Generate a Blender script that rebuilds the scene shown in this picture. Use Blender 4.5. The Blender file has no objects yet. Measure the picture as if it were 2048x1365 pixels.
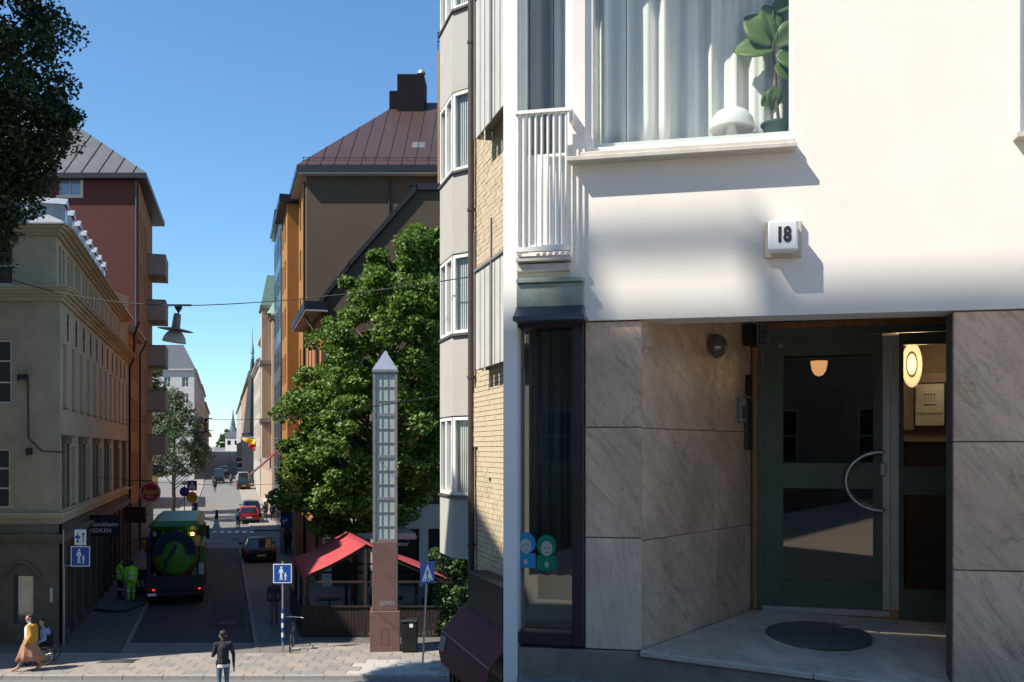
import bpy, bmesh, math, random
import numpy as np
from mathutils import Vector, Matrix
random.seed(7); np.random.seed(7)
SC = bpy.context.scene
COL = SC.collection
R = math.radians

# ---------------------------------------------------------------- camera, sky, sun, exposure
F, CX, HZ, H = 1900.0, 1024.0, 900.0, 6.8          # focal length / principal point in photo pixels, eye height
cam = bpy.data.cameras.new('camera'); camo = bpy.data.objects.new('camera', cam); COL.objects.link(camo)
camo.location = (0, 0, H); camo.rotation_euler = (R(90), 0, 0)
cam.sensor_width = 36; cam.lens = 36*F/2048; cam.shift_y = (HZ-682.5)/2048
cam.clip_start = .1; cam.clip_end = 6000
SC.camera = camo
SUN_AZ, SUN_EL = 245.0, 50.0                        # compass-style: 0 = +Y, clockwise
world = bpy.data.worlds.new('World'); SC.world = world; world.use_nodes = True
nt = world.node_tree
sky = nt.nodes.new('ShaderNodeTexSky'); sky.sky_type = 'NISHITA'; sky.sun_disc = False
sky.sun_elevation = R(SUN_EL); sky.sun_rotation = R(SUN_AZ); sky.air_density = 1.0; sky.dust_density = .0; sky.ozone_density = 4.0
nt.nodes['Background'].inputs[1].default_value = .084
tint = nt.nodes.new('ShaderNodeMix'); tint.data_type = 'RGBA'; tint.blend_type = 'MULTIPLY'; tint.inputs[0].default_value = 1; tint.inputs[7].default_value = (.76,.98,1.06,1)   # clear northern sky: a little less red overall
nt.links.new(sky.outputs[0], tint.inputs[6]); nt.links.new(tint.outputs[2], nt.nodes['Background'].inputs[0])
sl = bpy.data.lights.new('sun', 'SUN'); sl.energy = 3.7; sl.angle = R(.53); sl.color = (1, .93, .82)
so = bpy.data.objects.new('sun', sl); COL.objects.link(so)
sd = Vector((math.sin(R(SUN_AZ))*math.cos(R(SUN_EL)), math.cos(R(SUN_AZ))*math.cos(R(SUN_EL)), math.sin(R(SUN_EL))))
so.rotation_euler = sd.to_track_quat('Z', 'Y').to_euler(); so.location = sd*60
vs = SC.view_settings; vs.view_transform = 'Standard'; vs.look = 'None'; vs.gamma = 1; vs.use_curve_mapping = False; vs.exposure = 1.1

# ---------------------------------------------------------------- helpers
K = (CX-445)/F                                       # the street runs along (-K, 1) in plan
def P(px, py, Y): return Vector(((px-CX)/F*Y, Y, H+(HZ-py)*Y/F))
def SW(w, Y): return (w-K*Y, Y)                      # street coordinates: lateral offset w, depth Y
def gz(Y): return 0.0 if Y < 85 else .0245*(Y-85)    # street level climbs behind the cross street

class MB:
    def __init__(s): s.v = []; s.f = []
    def add(s, vs, fs):
        o = len(s.v); s.v += [tuple(v) for v in vs]; s.f += [tuple(i+o for i in f) for f in fs]; return s
    def hexa(s, p):      # 4 bottom, 4 top points (same order, counter-clockwise from above)
        return s.add(p, [(3,2,1,0),(4,5,6,7),(0,1,5,4),(1,2,6,5),(2,3,7,6),(3,0,4,7)])
    def box(s, x0, x1, y0, y1, z0, z1):
        return s.hexa([(x0,y0,z0),(x1,y0,z0),(x1,y1,z0),(x0,y1,z0),(x0,y0,z1),(x1,y0,z1),(x1,y1,z1),(x0,y1,z1)])
    def prism(s, poly, z0, z1):
        n = len(poly); v = [(x,y,z0) for x,y in poly]+[(x,y,z1) for x,y in poly]
        return s.add(v, [tuple(range(n-1,-1,-1)), tuple(range(n,2*n))]+[(i,(i+1)%n,n+(i+1)%n,n+i) for i in range(n)])
    def loft(s, rings, cap=True, closed=True):
        n = len(rings[0]); v = [p for r in rings for p in r]; f = []
        for k in range(len(rings)-1):
            for i in range(n if closed else n-1):
                j = (i+1)%n; f.append((k*n+i, k*n+j, (k+1)*n+j, (k+1)*n+i))
        if cap: f.append(tuple(range(n-1,-1,-1))); f.append(tuple(range((len(rings)-1)*n, len(rings)*n)))
        return s.add(v, f)
    def tube(s, path, r, n=8, cap=True):
        path = [Vector(p) for p in path]; rings = []; m = len(path); ref = None
        for i, p in enumerate(path):
            d = (path[min(i+1,m-1)]-path[max(i-1,0)]).normalized()
            if ref is None: ref = d.orthogonal().normalized()
            ref = (ref-d*ref.dot(d)); ref = ref.normalized() if ref.length > 1e-6 else d.orthogonal().normalized()
            b = d.cross(ref); rr = r[i] if isinstance(r, (list, tuple)) else r
            rings.append([p+(ref*math.cos(2*math.pi*k/n)+b*math.sin(2*math.pi*k/n))*rr for k in range(n)])
        return s.loft(rings, cap)
    def lathe(s, prof, n=24, c=(0,0,0), axis='z'):
        rings = []
        for r, h in prof:
            ring = []
            for k in range(n):
                a = 2*math.pi*k/n; x, y = r*math.cos(a), r*math.sin(a)
                q = (x, y, h) if axis == 'z' else ((x, h, y) if axis == 'y' else (h, x, y))
                ring.append((c[0]+q[0], c[1]+q[1], c[2]+q[2]))
            rings.append(ring)
        return s.loft(rings, True)
    def mesh(s, name, mat=None, smooth=False, bevel=0):
        me = bpy.data.meshes.new(name); me.from_pydata(s.v, [], s.f)
        bm = bmesh.new(); bm.from_mesh(me); bmesh.ops.recalc_face_normals(bm, faces=bm.faces)
        if bevel: bmesh.ops.bevel(bm, geom=[e for e in bm.edges if len(e.link_faces) == 2 and e.calc_face_angle(0) > .6], offset=bevel, segments=1, affect='EDGES', clamp_overlap=True)
        bm.to_mesh(me); bm.free()
        if mat: me.materials.append(mat)
        if smooth:
            me.polygons.foreach_set('use_smooth', [True]*len(me.polygons)); me.set_sharp_from_angle(angle=R(40))
        return me

class Fr:   # a vertical wall frame in plan from A to B; n points out of the wall
    def __init__(s, A, B):
        s.A = Vector((A[0], A[1])); d = Vector((B[0], B[1]))-s.A; s.L = d.length; s.u = d/s.L; s.n = Vector((s.u.y, -s.u.x)); s.ang = math.atan2(s.u.y, s.u.x)
    def pt(s, t, n, z): q = s.A+s.u*t+s.n*n; return Vector((q.x, q.y, z))
    def box(s, mb, t0, t1, n0, n1, z0, z1):
        return mb.hexa([s.pt(t0,n1,z0), s.pt(t1,n1,z0), s.pt(t1,n0,z0), s.pt(t0,n0,z0), s.pt(t0,n1,z1), s.pt(t1,n1,z1), s.pt(t1,n0,z1), s.pt(t0,n0,z1)])
    def wall(s, mb, t0, t1, z0, z1, ops, d=.25, n=0.0):      # wall face with real openings and reveals
        ts = sorted(set([t0, t1]+[min(max(q, t0), t1) for o in ops for q in o[:2]])); zs = sorted(set([z0, z1]+[min(max(q, z0), z1) for o in ops for q in o[2:4]]))
        for a, b in zip(ts, ts[1:]):
            for c, e in zip(zs, zs[1:]):
                m, h = (a+b)/2, (c+e)/2
                if any(o[0] < m < o[1] and o[2] < h < o[3] for o in ops): continue
                mb.add([s.pt(a,n,c), s.pt(b,n,c), s.pt(b,n,e), s.pt(a,n,e)], [(0,1,2,3)])
        for o in ops:
            a, b, c, e = o[:4]
            f = [s.pt(a,n,c), s.pt(b,n,c), s.pt(b,n,e), s.pt(a,n,e)]; g = [s.pt(a,n-d,c), s.pt(b,n-d,c), s.pt(b,n-d,e), s.pt(a,n-d,e)]
            mb.add(f+g, [(0,4,5,1),(1,5,6,2),(2,6,7,3),(3,7,4,0)])
        return mb

def tag(o, label=None, cat=None, group=None, kind=None):
    if label: o['label'] = label
    if cat: o['category'] = cat
    if group: o['group'] = group
    if kind: o['kind'] = kind
    return o
def thing(name, loc, label, cat, rz=0, group=None):
    o = bpy.data.objects.new(name, None); COL.objects.link(o); o.location = loc; o.rotation_euler = (0,0,rz); o.empty_display_size = .2
    return tag(o, label, cat, group)
def link(name, me, parent=None, loc=(0,0,0), rz=0):
    o = bpy.data.objects.new(name, me); COL.objects.link(o); o.parent = parent; o.location = loc; o.rotation_euler = (0,0,rz); return o
def part(name, mb, mat, root, smooth=False, bevel=0):     # mesh in the root's local space
    return link(name, mb.mesh(name, mat, smooth, bevel), root)
def wpart(name, mb, mat, root, smooth=False, bevel=0):    # mesh written in world space under an unrotated root
    o = link(name, mb.mesh(name, mat, smooth, bevel), root)
    o.location = -Vector(root.location) if root.parent is None else (0,0,0)
    return o
def solo(name, mb, mat, label=None, cat=None, group=None, kind=None, smooth=False, bevel=0):
    return tag(link(name, mb.mesh(name, mat, smooth, bevel)), label, cat, group, kind)
def copy_tree(o, parent=None):
    c = o.copy(); COL.objects.link(c); c.parent = parent
    for ch in list(o.children): copy_tree(ch, c)
    return c

MATS = {}
def M(name, rgb, rough=.8, var=.12, scale=2.0, bump=0, bscale=30, metal=0, spec=.4, emit=0, stretch=None, rgb2=None, stain=0):
    if name in MATS: return MATS[name]
    m = bpy.data.materials.new(name); m.use_nodes = True; t = m.node_tree; b = t.nodes['Principled BSDF']; MATS[name] = m
    b.inputs['Roughness'].default_value = rough; b.inputs['Metallic'].default_value = metal; b.inputs['Specular IOR Level'].default_value = spec
    tc = t.nodes.new('ShaderNodeTexCoord'); co = tc.outputs['Object']
    if stretch:
        mp = t.nodes.new('ShaderNodeMapping'); mp.inputs['Scale'].default_value = stretch; t.links.new(co, mp.inputs[0]); co = mp.outputs[0]
    n = t.nodes.new('ShaderNodeTexNoise'); n.inputs['Scale'].default_value = scale; n.inputs['Detail'].default_value = 8; n.inputs['Roughness'].default_value = .65
    t.links.new(co, n.inputs['Vector'])
    r = t.nodes.new('ShaderNodeValToRGB'); r.color_ramp.elements[0].position = .3; r.color_ramp.elements[1].position = .72
    lo = rgb2 if rgb2 else tuple(max(0, c*(1-var)) for c in rgb); hi = rgb if rgb2 else tuple(min(1, c*(1+var)) for c in rgb)
    r.color_ramp.elements[0].color = (*lo, 1); r.color_ramp.elements[1].color = (*hi, 1)
    t.links.new(n.outputs['Fac'], r.inputs[0]); out = r.outputs[0]
    if stain:                                             # large irregular weathering
        n3 = t.nodes.new('ShaderNodeTexNoise'); n3.inputs['Scale'].default_value = scale*.22; n3.inputs['Detail'].default_value = 5
        t.links.new(co, n3.inputs['Vector']); mr = t.nodes.new('ShaderNodeMapRange'); mr.inputs[1].default_value = .4; mr.inputs[2].default_value = .68; mr.inputs[3].default_value = 0; mr.inputs[4].default_value = stain
        t.links.new(n3.outputs['Fac'], mr.inputs[0]); mx = t.nodes.new('ShaderNodeMix'); mx.data_type = 'RGBA'; t.links.new(mr.outputs[0], mx.inputs[0]); t.links.new(out, mx.inputs[6])
        mx.inputs[7].default_value = (*[c*.45 for c in rgb], 1); out = mx.outputs[2]
    t.links.new(out, b.inputs['Base Color'])
    if bump:
        n2 = t.nodes.new('ShaderNodeTexNoise'); n2.inputs['Scale'].default_value = bscale; n2.inputs['Detail'].default_value = 4; t.links.new(co, n2.inputs['Vector'])
        bp = t.nodes.new('ShaderNodeBump'); bp.inputs['Strength'].default_value = bump; bp.inputs['Distance'].default_value = .02
        t.links.new(n2.outputs['Fac'], bp.inputs['Height']); t.links.new(bp.outputs[0], b.inputs['Normal'])
    if emit:
        b.inputs['Emission Color'].default_value = (*rgb, 1); b.inputs['Emission Strength'].default_value = emit
    return m
def glass_mat(name, tint=(.95,.97,.96), refl=.7):
    if name in MATS: return MATS[name]
    m = bpy.data.materials.new(name); m.use_nodes = True; t = m.node_tree; MATS[name] = m
    for x in list(t.nodes): t.nodes.remove(x)
    o = t.nodes.new('ShaderNodeOutputMaterial'); tr = t.nodes.new('ShaderNodeBsdfTransparent'); tr.inputs[0].default_value = (*tint, 1)
    gl = t.nodes.new('ShaderNodeBsdfGlossy'); gl.inputs['Roughness'].default_value = .02
    fr = t.nodes.new('ShaderNodeLayerWeight'); pw = t.nodes.new('ShaderNodeMath'); pw.operation = 'POWER'; pw.inputs[1].default_value = 4.0; t.links.new(fr.outputs['Facing'], pw.inputs[0])
    ml = t.nodes.new('ShaderNodeMath'); ml.operation = 'MULTIPLY_ADD'; ml.inputs[1].default_value = .9*refl; ml.inputs[2].default_value = .05*refl; ml.use_clamp = True; t.links.new(pw.outputs[0], ml.inputs[0])
    mx = t.nodes.new('ShaderNodeMixShader'); t.links.new(ml.outputs[0], mx.inputs[0]); t.links.new(tr.outputs[0], mx.inputs[1]); t.links.new(gl.outputs[0], mx.inputs[2])
    t.links.new(mx.outputs[0], o.inputs[0]); return m
def marble_mat(name, light, dark, vein, rough=.4, ang=38, seed=0.0):
    m = bpy.data.materials.new(name); m.use_nodes = True; t = m.node_tree; b = t.nodes['Principled BSDF']; MATS[name] = m; b.inputs['Roughness'].default_value = rough
    tc = t.nodes.new('ShaderNodeTexCoord'); oi = t.nodes.new('ShaderNodeObjectInfo'); ad = t.nodes.new('ShaderNodeVectorMath'); ad.operation = 'MULTIPLY_ADD'; cmb = t.nodes.new('ShaderNodeCombineXYZ')
    for k in range(3): t.links.new(oi.outputs['Random'], cmb.inputs[k])
    ad.inputs[1].default_value = (7,5,9); t.links.new(cmb.outputs[0], ad.inputs[0]); t.links.new(tc.outputs['Object'], ad.inputs[2])
    def noise(sc, scale, det=8, rot=0, rgh=.6, dist=0):
        mp = t.nodes.new('ShaderNodeMapping'); mp.inputs['Rotation'].default_value = (0,R(rot),0); m2 = t.nodes.new('ShaderNodeMapping'); m2.inputs['Scale'].default_value = sc
        t.links.new(ad.outputs[0], mp.inputs[0]); t.links.new(mp.outputs[0], m2.inputs[0]); n = t.nodes.new('ShaderNodeTexNoise'); n.inputs['Scale'].default_value = scale; n.inputs['Detail'].default_value = det; n.inputs['Roughness'].default_value = rgh; n.inputs['Distortion'].default_value = dist; t.links.new(m2.outputs[0], n.inputs['Vector']); return n.outputs['Fac']
    def mr(x, a, b_, c, d): q = t.nodes.new('ShaderNodeMapRange'); q.inputs[1].default_value, q.inputs[2].default_value, q.inputs[3].default_value, q.inputs[4].default_value = a, b_, c, d; t.links.new(x, q.inputs[0]); return q.outputs[0]
    def mix(f, a, b_):
        q = t.nodes.new('ShaderNodeMix'); q.data_type = 'RGBA'; t.links.new(f, q.inputs[0])
        for i,v in ((6,a),(7,b_)):
            if isinstance(v, tuple): q.inputs[i].default_value = (*v,1)
            else: t.links.new(v, q.inputs[i])
        return q.outputs[2]
    col = mix(mr(noise((1,1,1),1.6,6,0,.6,.6),.35,.68,0,1), light, dark)
    col = mix(mr(noise((9,2,1.2),2.2,9,ang,.7,.5),.44,.72,0,.7), col, tuple(c*.62 for c in dark))
    col = mix(mr(noise((1,1,1),26,4),.56,.75,0,.4), col, tuple(c*.55 for c in dark))
    ab = t.nodes.new('ShaderNodeMath'); ab.operation = 'SUBTRACT'; ab.inputs[1].default_value = .5; t.links.new(noise((1.6,1,.7),1.3,5,ang,.55,.8), ab.inputs[0]); a2 = t.nodes.new('ShaderNodeMath'); a2.operation = 'ABSOLUTE'; t.links.new(ab.outputs[0], a2.inputs[0])
    col = mix(mr(a2.outputs[0],.0,.007,.4,0), col, vein); t.links.new(col, b.inputs['Base Color'])
    t.links.new(mr(noise((1,1,1),12,5),.3,.7,rough-.12,rough+.2), b.inputs['Roughness'])
    bp = t.nodes.new('ShaderNodeBump'); bp.inputs['Strength'].default_value = .12; bp.inputs['Distance'].default_value = .01; t.links.new(noise((1,1,1),40,4), bp.inputs['Height']); t.links.new(bp.outputs[0], b.inputs['Normal']); return m
def leaf_mat(name, a, b, trans=.35, rough=.45):
    m = bpy.data.materials.new(name); m.use_nodes = True; t = m.node_tree; bs = t.nodes['Principled BSDF']; o = t.nodes['Material Output']
    g = t.nodes.new('ShaderNodeNewGeometry'); r = t.nodes.new('ShaderNodeValToRGB'); r.color_ramp.elements[0].color = (*a, 1); r.color_ramp.elements[1].color = (*b, 1)
    t.links.new(g.outputs['Random Per Island'], r.inputs[0]); t.links.new(r.outputs[0], bs.inputs['Base Color']); bs.inputs['Roughness'].default_value = rough
    tl = t.nodes.new('ShaderNodeBsdfTranslucent'); t.links.new(r.outputs[0], tl.inputs[0]); mx = t.nodes.new('ShaderNodeMixShader'); mx.inputs[0].default_value = trans
    t.links.new(bs.outputs[0], mx.inputs[1]); t.links.new(tl.outputs[0], mx.inputs[2]); t.links.new(mx.outputs[0], o.inputs[0]); return m

DGLASS = M('dark_window_glass', (.02,.026,.032), .04, .2, 1.0, spec=.9)
BLACK = M('black_paint', (.012,.012,.014), .45, .2)
WHITE = M('white_paint', (.78,.77,.74), .5, .05)
OFFW = M('cream_frame_paint', (.62,.58,.5), .55, .06, 4)
STEEL = M('brushed_steel', (.5,.49,.46), .35, .1, 12, metal=.9)
GALV = M('galvanised_steel', (.36,.37,.38), .5, .12, 8, metal=.6)
GREYM = M('grey_painted_metal', (.2,.2,.21), .5, .15, 4)
CABLE = M('black_cable', (.015,.015,.016), .6, .1)

WIN = {}
def window(root, fr, t, n, z, w, h, fmat, gmat=None, mul=0, tra=0, fw=.07, rec=.14, sill=None, deep=.06):
    """window of its own under root: frame with bars, pane as sub-part, optional sill"""
    gmat = gmat or DGLASS
    key = (round(w,2), round(h,2), fmat.name, gmat.name, mul, tra, fw, rec, bool(sill))
    if key not in WIN:
        a = MB(); a.box(0,fw,rec-deep,rec+.03,0,h); a.box(w-fw,w,rec-deep,rec+.03,0,h); a.box(fw,w-fw,rec-deep,rec+.03,0,fw); a.box(fw,w-fw,rec-deep,rec+.03,h-fw,h)
        for i in range(mul): x = w*(i+1)/(mul+1); a.box(x-.03,x+.03,rec-deep+.004,rec+.02,fw,h-fw)
        for i in range(tra): zz = h*(i+1)/(tra+1); a.box(fw,w-fw,rec-deep+.008,rec+.016,zz-.025,zz+.025)
        p = MB(); p.box(fw,w-fw,rec+.002,rec+.014,fw,h-fw)
        s = MB(); s.box(-.06,w+.06,-.07,rec,-.05,-.004)
        WIN[key] = (a.mesh('window', fmat), p.mesh('pane', gmat), s.mesh('sill', sill) if sill else None)
    a, p, s = WIN[key]; q = fr.pt(t, n, z)
    o = link('window', a, root, q-Vector(root.location), fr.ang); link('pane', p, o)
    if s: link('sill', s, o)
    return o
def text(body, size, mat, parent, loc, rot, name='lettering', extrude=.002, align='CENTER', shear=0, sx=1.0, bold=0):
    c = bpy.data.curves.new(name, 'FONT'); c.body = body; c.size = size; c.extrude = extrude; c.align_x = align; c.align_y = 'CENTER'; c.shear = shear; c.offset = bold
    o = bpy.data.objects.new('tmp_text', c); COL.objects.link(o); dg = bpy.context.evaluated_depsgraph_get(); dg.update()
    me = bpy.data.meshes.new_from_object(o.evaluated_get(dg)); bpy.data.objects.remove(o); me.name = name
    me.materials.clear(); me.materials.append(mat)
    t = link(name, me, parent, loc); t.rotation_euler = rot; t.scale = (sx,1,1); return t
# ---------------------------------------------------------------- ground, roads, pavements
ASPH = M('asphalt', (.04,.04,.043), .85, .25, 6, bump=.4, bscale=120, stain=.3)  # street copy of the asphalt, darkened to deepen its shade
ASPHL = M('pale_asphalt', (.17,.165,.16), .85, .18, 3, bump=.3, bscale=120, stain=.25)  # paler copy of the asphalt for the sunlit roads
SLAB = M('concrete_slab', (.27,.24,.21), .85, .14, 3, bump=.2, bscale=90, stain=.2)
SLABL = M('pale_slab', (.42,.39,.35), .85, .1, 3, bump=.2, bscale=90)
JOINT = M('joint_sand', (.16,.145,.13), .95, .2, 12)
KERB = M('granite_kerb', (.3,.28,.26), .8, .2, 10, bump=.2)
SETT = M('granite_sett', (.11,.107,.11), .75, .3, 9, bump=.3, bscale=60)
PAINT = M('road_paint', (.72,.71,.68), .7, .1, 8)
def strip(w0, w1, Ys, dz):
    mb = MB()
    for a, b in zip(Ys, Ys[1:]):
        p = [SW(w0,a), SW(w1,a), SW(w1,b), SW(w0,b)]; z = [gz(a)+dz, gz(a)+dz, gz(b)+dz, gz(b)+dz]
        mb.add([(x,y,h) for (x,y),h in zip(p,z)], [(0,1,2,3)])
    return mb
SKERB = M('shaded_granite_kerb', (.15,.145,.14), .8, .2, 10, bump=.2)  # darker copy of the kerb granite for the shaded street
def kerbs(root, w0, w1, Ya, Yb, z0, z1, step=1.6):
    Y = Ya
    while Y < Yb-.01:
        e = min(Y+step, Yb); g = .008; mb = MB(); a, b = gz(Y), gz(e)
        q = [SW(w0,Y+g), SW(w1,Y+g), SW(w1,e-g), SW(w0,e-g)]
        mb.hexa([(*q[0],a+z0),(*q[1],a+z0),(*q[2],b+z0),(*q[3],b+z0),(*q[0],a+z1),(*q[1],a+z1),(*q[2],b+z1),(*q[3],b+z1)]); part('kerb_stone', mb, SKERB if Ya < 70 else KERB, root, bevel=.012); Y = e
HILL = [80, 85]+list(range(95, 425, 10))
g = MB(); g.add([(-3000,-800,-.15),(3000,-800,-.15),(3000,5000,-.15),(-3000,5000,-.15)], [(0,1,2,3)]); solo('ground', g, ASPHL, kind='structure')
solo('hill', strip(-60, 60, HILL, -.07), ASPHL, kind='structure')
def P_at(px,Y): return (px-CX)/F*Y
g = MB(); g.add([(-40,6,-.05),(12,6,-.05),(12,28.3,-.05),(-40,28.3,-.05)], [(0,1,2,3)]); solo('foreground_road', g, ASPHL, kind='structure')
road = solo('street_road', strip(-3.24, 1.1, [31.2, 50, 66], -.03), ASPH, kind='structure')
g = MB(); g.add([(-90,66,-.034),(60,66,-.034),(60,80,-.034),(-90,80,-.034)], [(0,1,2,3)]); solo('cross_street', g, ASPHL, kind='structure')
solo('hill_road', strip(-2.9, 2.4, HILL, -.02), ASPHL, kind='structure')
fp = MB(); fp.add([(-40,28.46,.05),(10,28.46,.05),(10,33.2,.05),(-40,33.2,.05)], [(0,1,2,3)])
front = solo('front_pavement', fp, JOINT, kind='structure')
x = -20.0                                              # kerb along the front, each stone its own piece
while x < 3:
    mb = MB(); mb.box(x+.006, x+1.2-.006, 28.3, 28.46, -.1, .075); part('kerb_stone', mb, KERB, front, bevel=.012); x += 1.2
slabmesh = [MB().box(.005,.695,.005,.495,-.03,.022).mesh('paving_slab', m_, bevel=.006) for m_ in (SLAB, SLABL, M('warm_slab',(.3,.255,.215),.85,.14,3,bump=.2,bscale=90), M('grey_slab',(.23,.212,.195),.85,.14,3,bump=.2,bscale=90))]
for j in range(9):
    for i in range(28):
        x = -17.6+i*.7-(.35 if j%2 else 0); y = 28.47+j*.5
        if j > 5 and (x < -7.6 or x > .6): continue
        pale = -5.2 < x < -2.6 and y < 30.2
        o = link('paving_slab', slabmesh[1 if pale else random.choice((0,0,2,3))], front, (x, y, .05+random.uniform(-.004,.004))); o.rotation_euler = (random.uniform(-.006,.006), random.uniform(-.006,.006), random.uniform(-.004,.004))
gr = MB()
for i in range(12): gr.box(-13.05+i*.09, -13.0+i*.09, 30.02, 30.42, .06, .085)
gr.box(-13.1,-11.95,29.98,30.02,.05,.09); gr.box(-13.1,-11.95,30.42,30.46,.05,.09)
solo('drain_grate', gr, M('cast_iron',(.07,.065,.06),.6,.2,8), 'rectangular iron drain grate set in the pavement right of the walking woman', 'grate')
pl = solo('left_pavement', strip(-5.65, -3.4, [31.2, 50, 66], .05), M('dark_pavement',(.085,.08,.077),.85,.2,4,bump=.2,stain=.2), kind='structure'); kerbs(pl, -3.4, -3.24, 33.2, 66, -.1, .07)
# sidewalk slabs along the left, as far as they can be told apart
for j in range(26):
    for i in range(3):
        a = 31.3+j*.7; w0 = -5.6+i*.73; q = [SW(w0+.006,a+.006), SW(w0+.724,a+.006), SW(w0+.724,a+.694), SW(w0+.006,a+.694)]
        mb = MB(); mb.prism(q, .03, .068+random.uniform(0,.004)); part('paving_slab', mb, MATS['dark_pavement'], pl)
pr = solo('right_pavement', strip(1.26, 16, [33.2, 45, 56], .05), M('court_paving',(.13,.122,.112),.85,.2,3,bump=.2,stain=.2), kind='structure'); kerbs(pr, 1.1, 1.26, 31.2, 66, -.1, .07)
solo('right_pavement_far', strip(1.26, 4.9, [56, 66], .05), MATS['court_paving'], kind='structure')
st = MB()                                               # granite setts beside the kerb
for j in range(62):
    for i in range(13):
        a = 33.3+j*.2; w0 = 1.32+i*.125+(.05 if j%2 else 0); z = .07+random.uniform(-.006,.008)
        st.prism([SW(w0+.006,a+.006), SW(w0+.119,a+.006), SW(w0+.119,a+.194), SW(w0+.006,a+.194)], .04, z)
o = part('sett_paving', st, SETT, pr); o['kind'] = 'stuff'
hl = solo('hill_pavement_left', strip(-4.6, -3.06, HILL, .06), SLAB, kind='structure'); kerbs(hl, -3.06, -2.9, 80, 150, -.1, .08, 3)
hr = solo('hill_pavement_right', strip(2.56, 5.4, HILL, .06), SLAB, kind='structure'); kerbs(hr, 2.4, 2.56, 80, 150, -.1, .08, 3)
mk = MB()
for i in range(9): w = -2.7+i*.62; mk.add([(*SW(w,78.3),-.026),(*SW(w+.36,78.3),-.026),(*SW(w+.36,79.9),-.026),(*SW(w,79.9),-.026)], [(0,1,2,3)])
mk.add([(*SW(-1.2,70.8),-.026),(*SW(.2,70.8),-.026),(*SW(.2,71.1),-.026),(*SW(-1.2,71.1),-.026)], [(0,1,2,3)])
solo('road_markings', mk, PAINT, 'white dashes painted across the sunlit cross street', 'road marking', kind='structure')

CASTI = M('manhole_iron',(.05,.048,.045),.6,.25,30,bump=.4,bscale=120)
for px,Y,dz,lb__ in ((330,32.6,-.03,'round iron manhole cover in the shaded road near the kerb'),(455,37.5,-.03,'round iron manhole cover in the middle of the shaded road'),(470,72.5,-.034,'round iron manhole cover on the sunlit cross street')):
    mb = MB(); mb.lathe([(.34,0),(.34,.008),(.3,.012),(0,.012)], 28)
    for i in range(-3,4): mb.box(-.26,.26,i*.075-.012,i*.075+.012,.011,.017)
    o = solo('manhole_cover', mb, CASTI, lb__, 'manhole cover', 'manhole covers in the road'); o.location = (P_at(px,Y),Y,dz+.003)
pt1 = MB(); pt1.add([(*SW(-.6,36),-.026),(*SW(.9,36),-.026),(*SW(.9,43),-.026),(*SW(-.4,43.4),-.026)],[(0,1,2,3)]); o = part('asphalt_patch', pt1, M('fresh_asphalt',(.026,.026,.028),.9,.2,8,bump=.4,bscale=140), road)
# ---------------------------------------------------------------- left corner building
PLAST = M('ochre_plaster', (.38,.315,.215), .9, .18, 1.2, bump=.9, bscale=14, stain=.25)
PLAST2 = M('smooth_plaster', (.45,.375,.26), .9, .12, 1.0, bump=.2, bscale=40, stain=.25)
STONEB = M('brown_stone', (.16,.13,.095), .8, .2, 2, bump=.4, bscale=25, stain=.3)
ROOFW = M('zinc_roof', (.5,.5,.5), .35, .15, 3, metal=.5)
CA = (-15.75, 33.1); CB = SW(-5.65, 57.0); C0 = (-23.0, 33.1)
lb = thing('corner_building', (CA[0], CA[1], 0), 'grey ochre plastered corner building with narrow windows and metal dormers, left foreground', 'building')
ff = Fr(C0, CA); fs = Fr(CA, CB); LF, LS = ff.L, fs.L
def tX(X): return X-C0[0]
fwin = [(tX(P_at(-22,33.1)), tX(P_at(23,33.1)), 8.4, 10.65), (tX(P_at(-22,33.1)), tX(P_at(20,33.1)), 4.75, 6.85), (1.2, 2.4, 8.4, 10.65), (1.2, 2.4, 4.75, 6.85), (3.1,4.1,8.4,10.65)]
mb = MB(); ff.wall(mb, 0, LF, 4.2, 12.0, fwin); wpart('front_wall', mb, PLAST, lb)
for a,b,c,e in fwin: window(lb, ff, a+.01, 0, c+.01, b-a-.02, e-c-.02, OFFW, mul=0, tra=2)
nb = 12; bay = LS/nb
sw1 = [(bay*(i+.32), bay*(i+.32)+.72, 8.3, 10.6) for i in range(nb)]; sw2 = [(bay*(i+.25), bay*(i+.25)+.9, 4.75, 6.9) for i in range(nb)]
mb = MB(); fs.wall(mb, 0, LS, 4.2, 12.0, sw1+sw2, d=.3); wpart('street_wall', mb, PLAST2, lb)
for a,b,c,e in sw1: window(lb, fs, a+.01, 0, c+.01, b-a-.02, e-c-.02, OFFW, tra=2, rec=.24, sill=STONEB)
for i,(a,b,c,e) in enumerate(sw2):
    window(lb, fs, a+.01, 0, c+.01, b-a-.02, e-c-.02, OFFW, tra=1, rec=.24, sill=STONEB)
    if i%2 == 0:
        mb = MB(); fs.box(mb, a-.16, a-.004, .002, .1, c-.05, e+.12); fs.box(mb, b+.004, b+.16, .002, .1, c-.05, e+.12); fs.box(mb, a-.22, b+.22, .003, .16, e+.121, e+.34); fs.box(mb, a-.3, b+.3, .003, .24, e+.341, e+.42)
        wpart('window_surround', mb, STONEB, lb)
def cornice(root, name, mat, zb, prof, frs):             # stepped moulding along wall frames
    for fr, e0, e1 in frs:
        mb = MB(); z = zb
        for d, h in prof: fr.box(mb, -e0*d, fr.L+e1*d, -.05, d, z+.001, z+h); z += h
        wpart(name, mb, mat, root)
cornice(lb, 'cornice', PLAST2, 11.99, [(.1,.12),(.18,.1),(.3,.1),(.42,.08),(.48,.05)], [(ff,0,1),(fs,0,0)])
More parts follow.
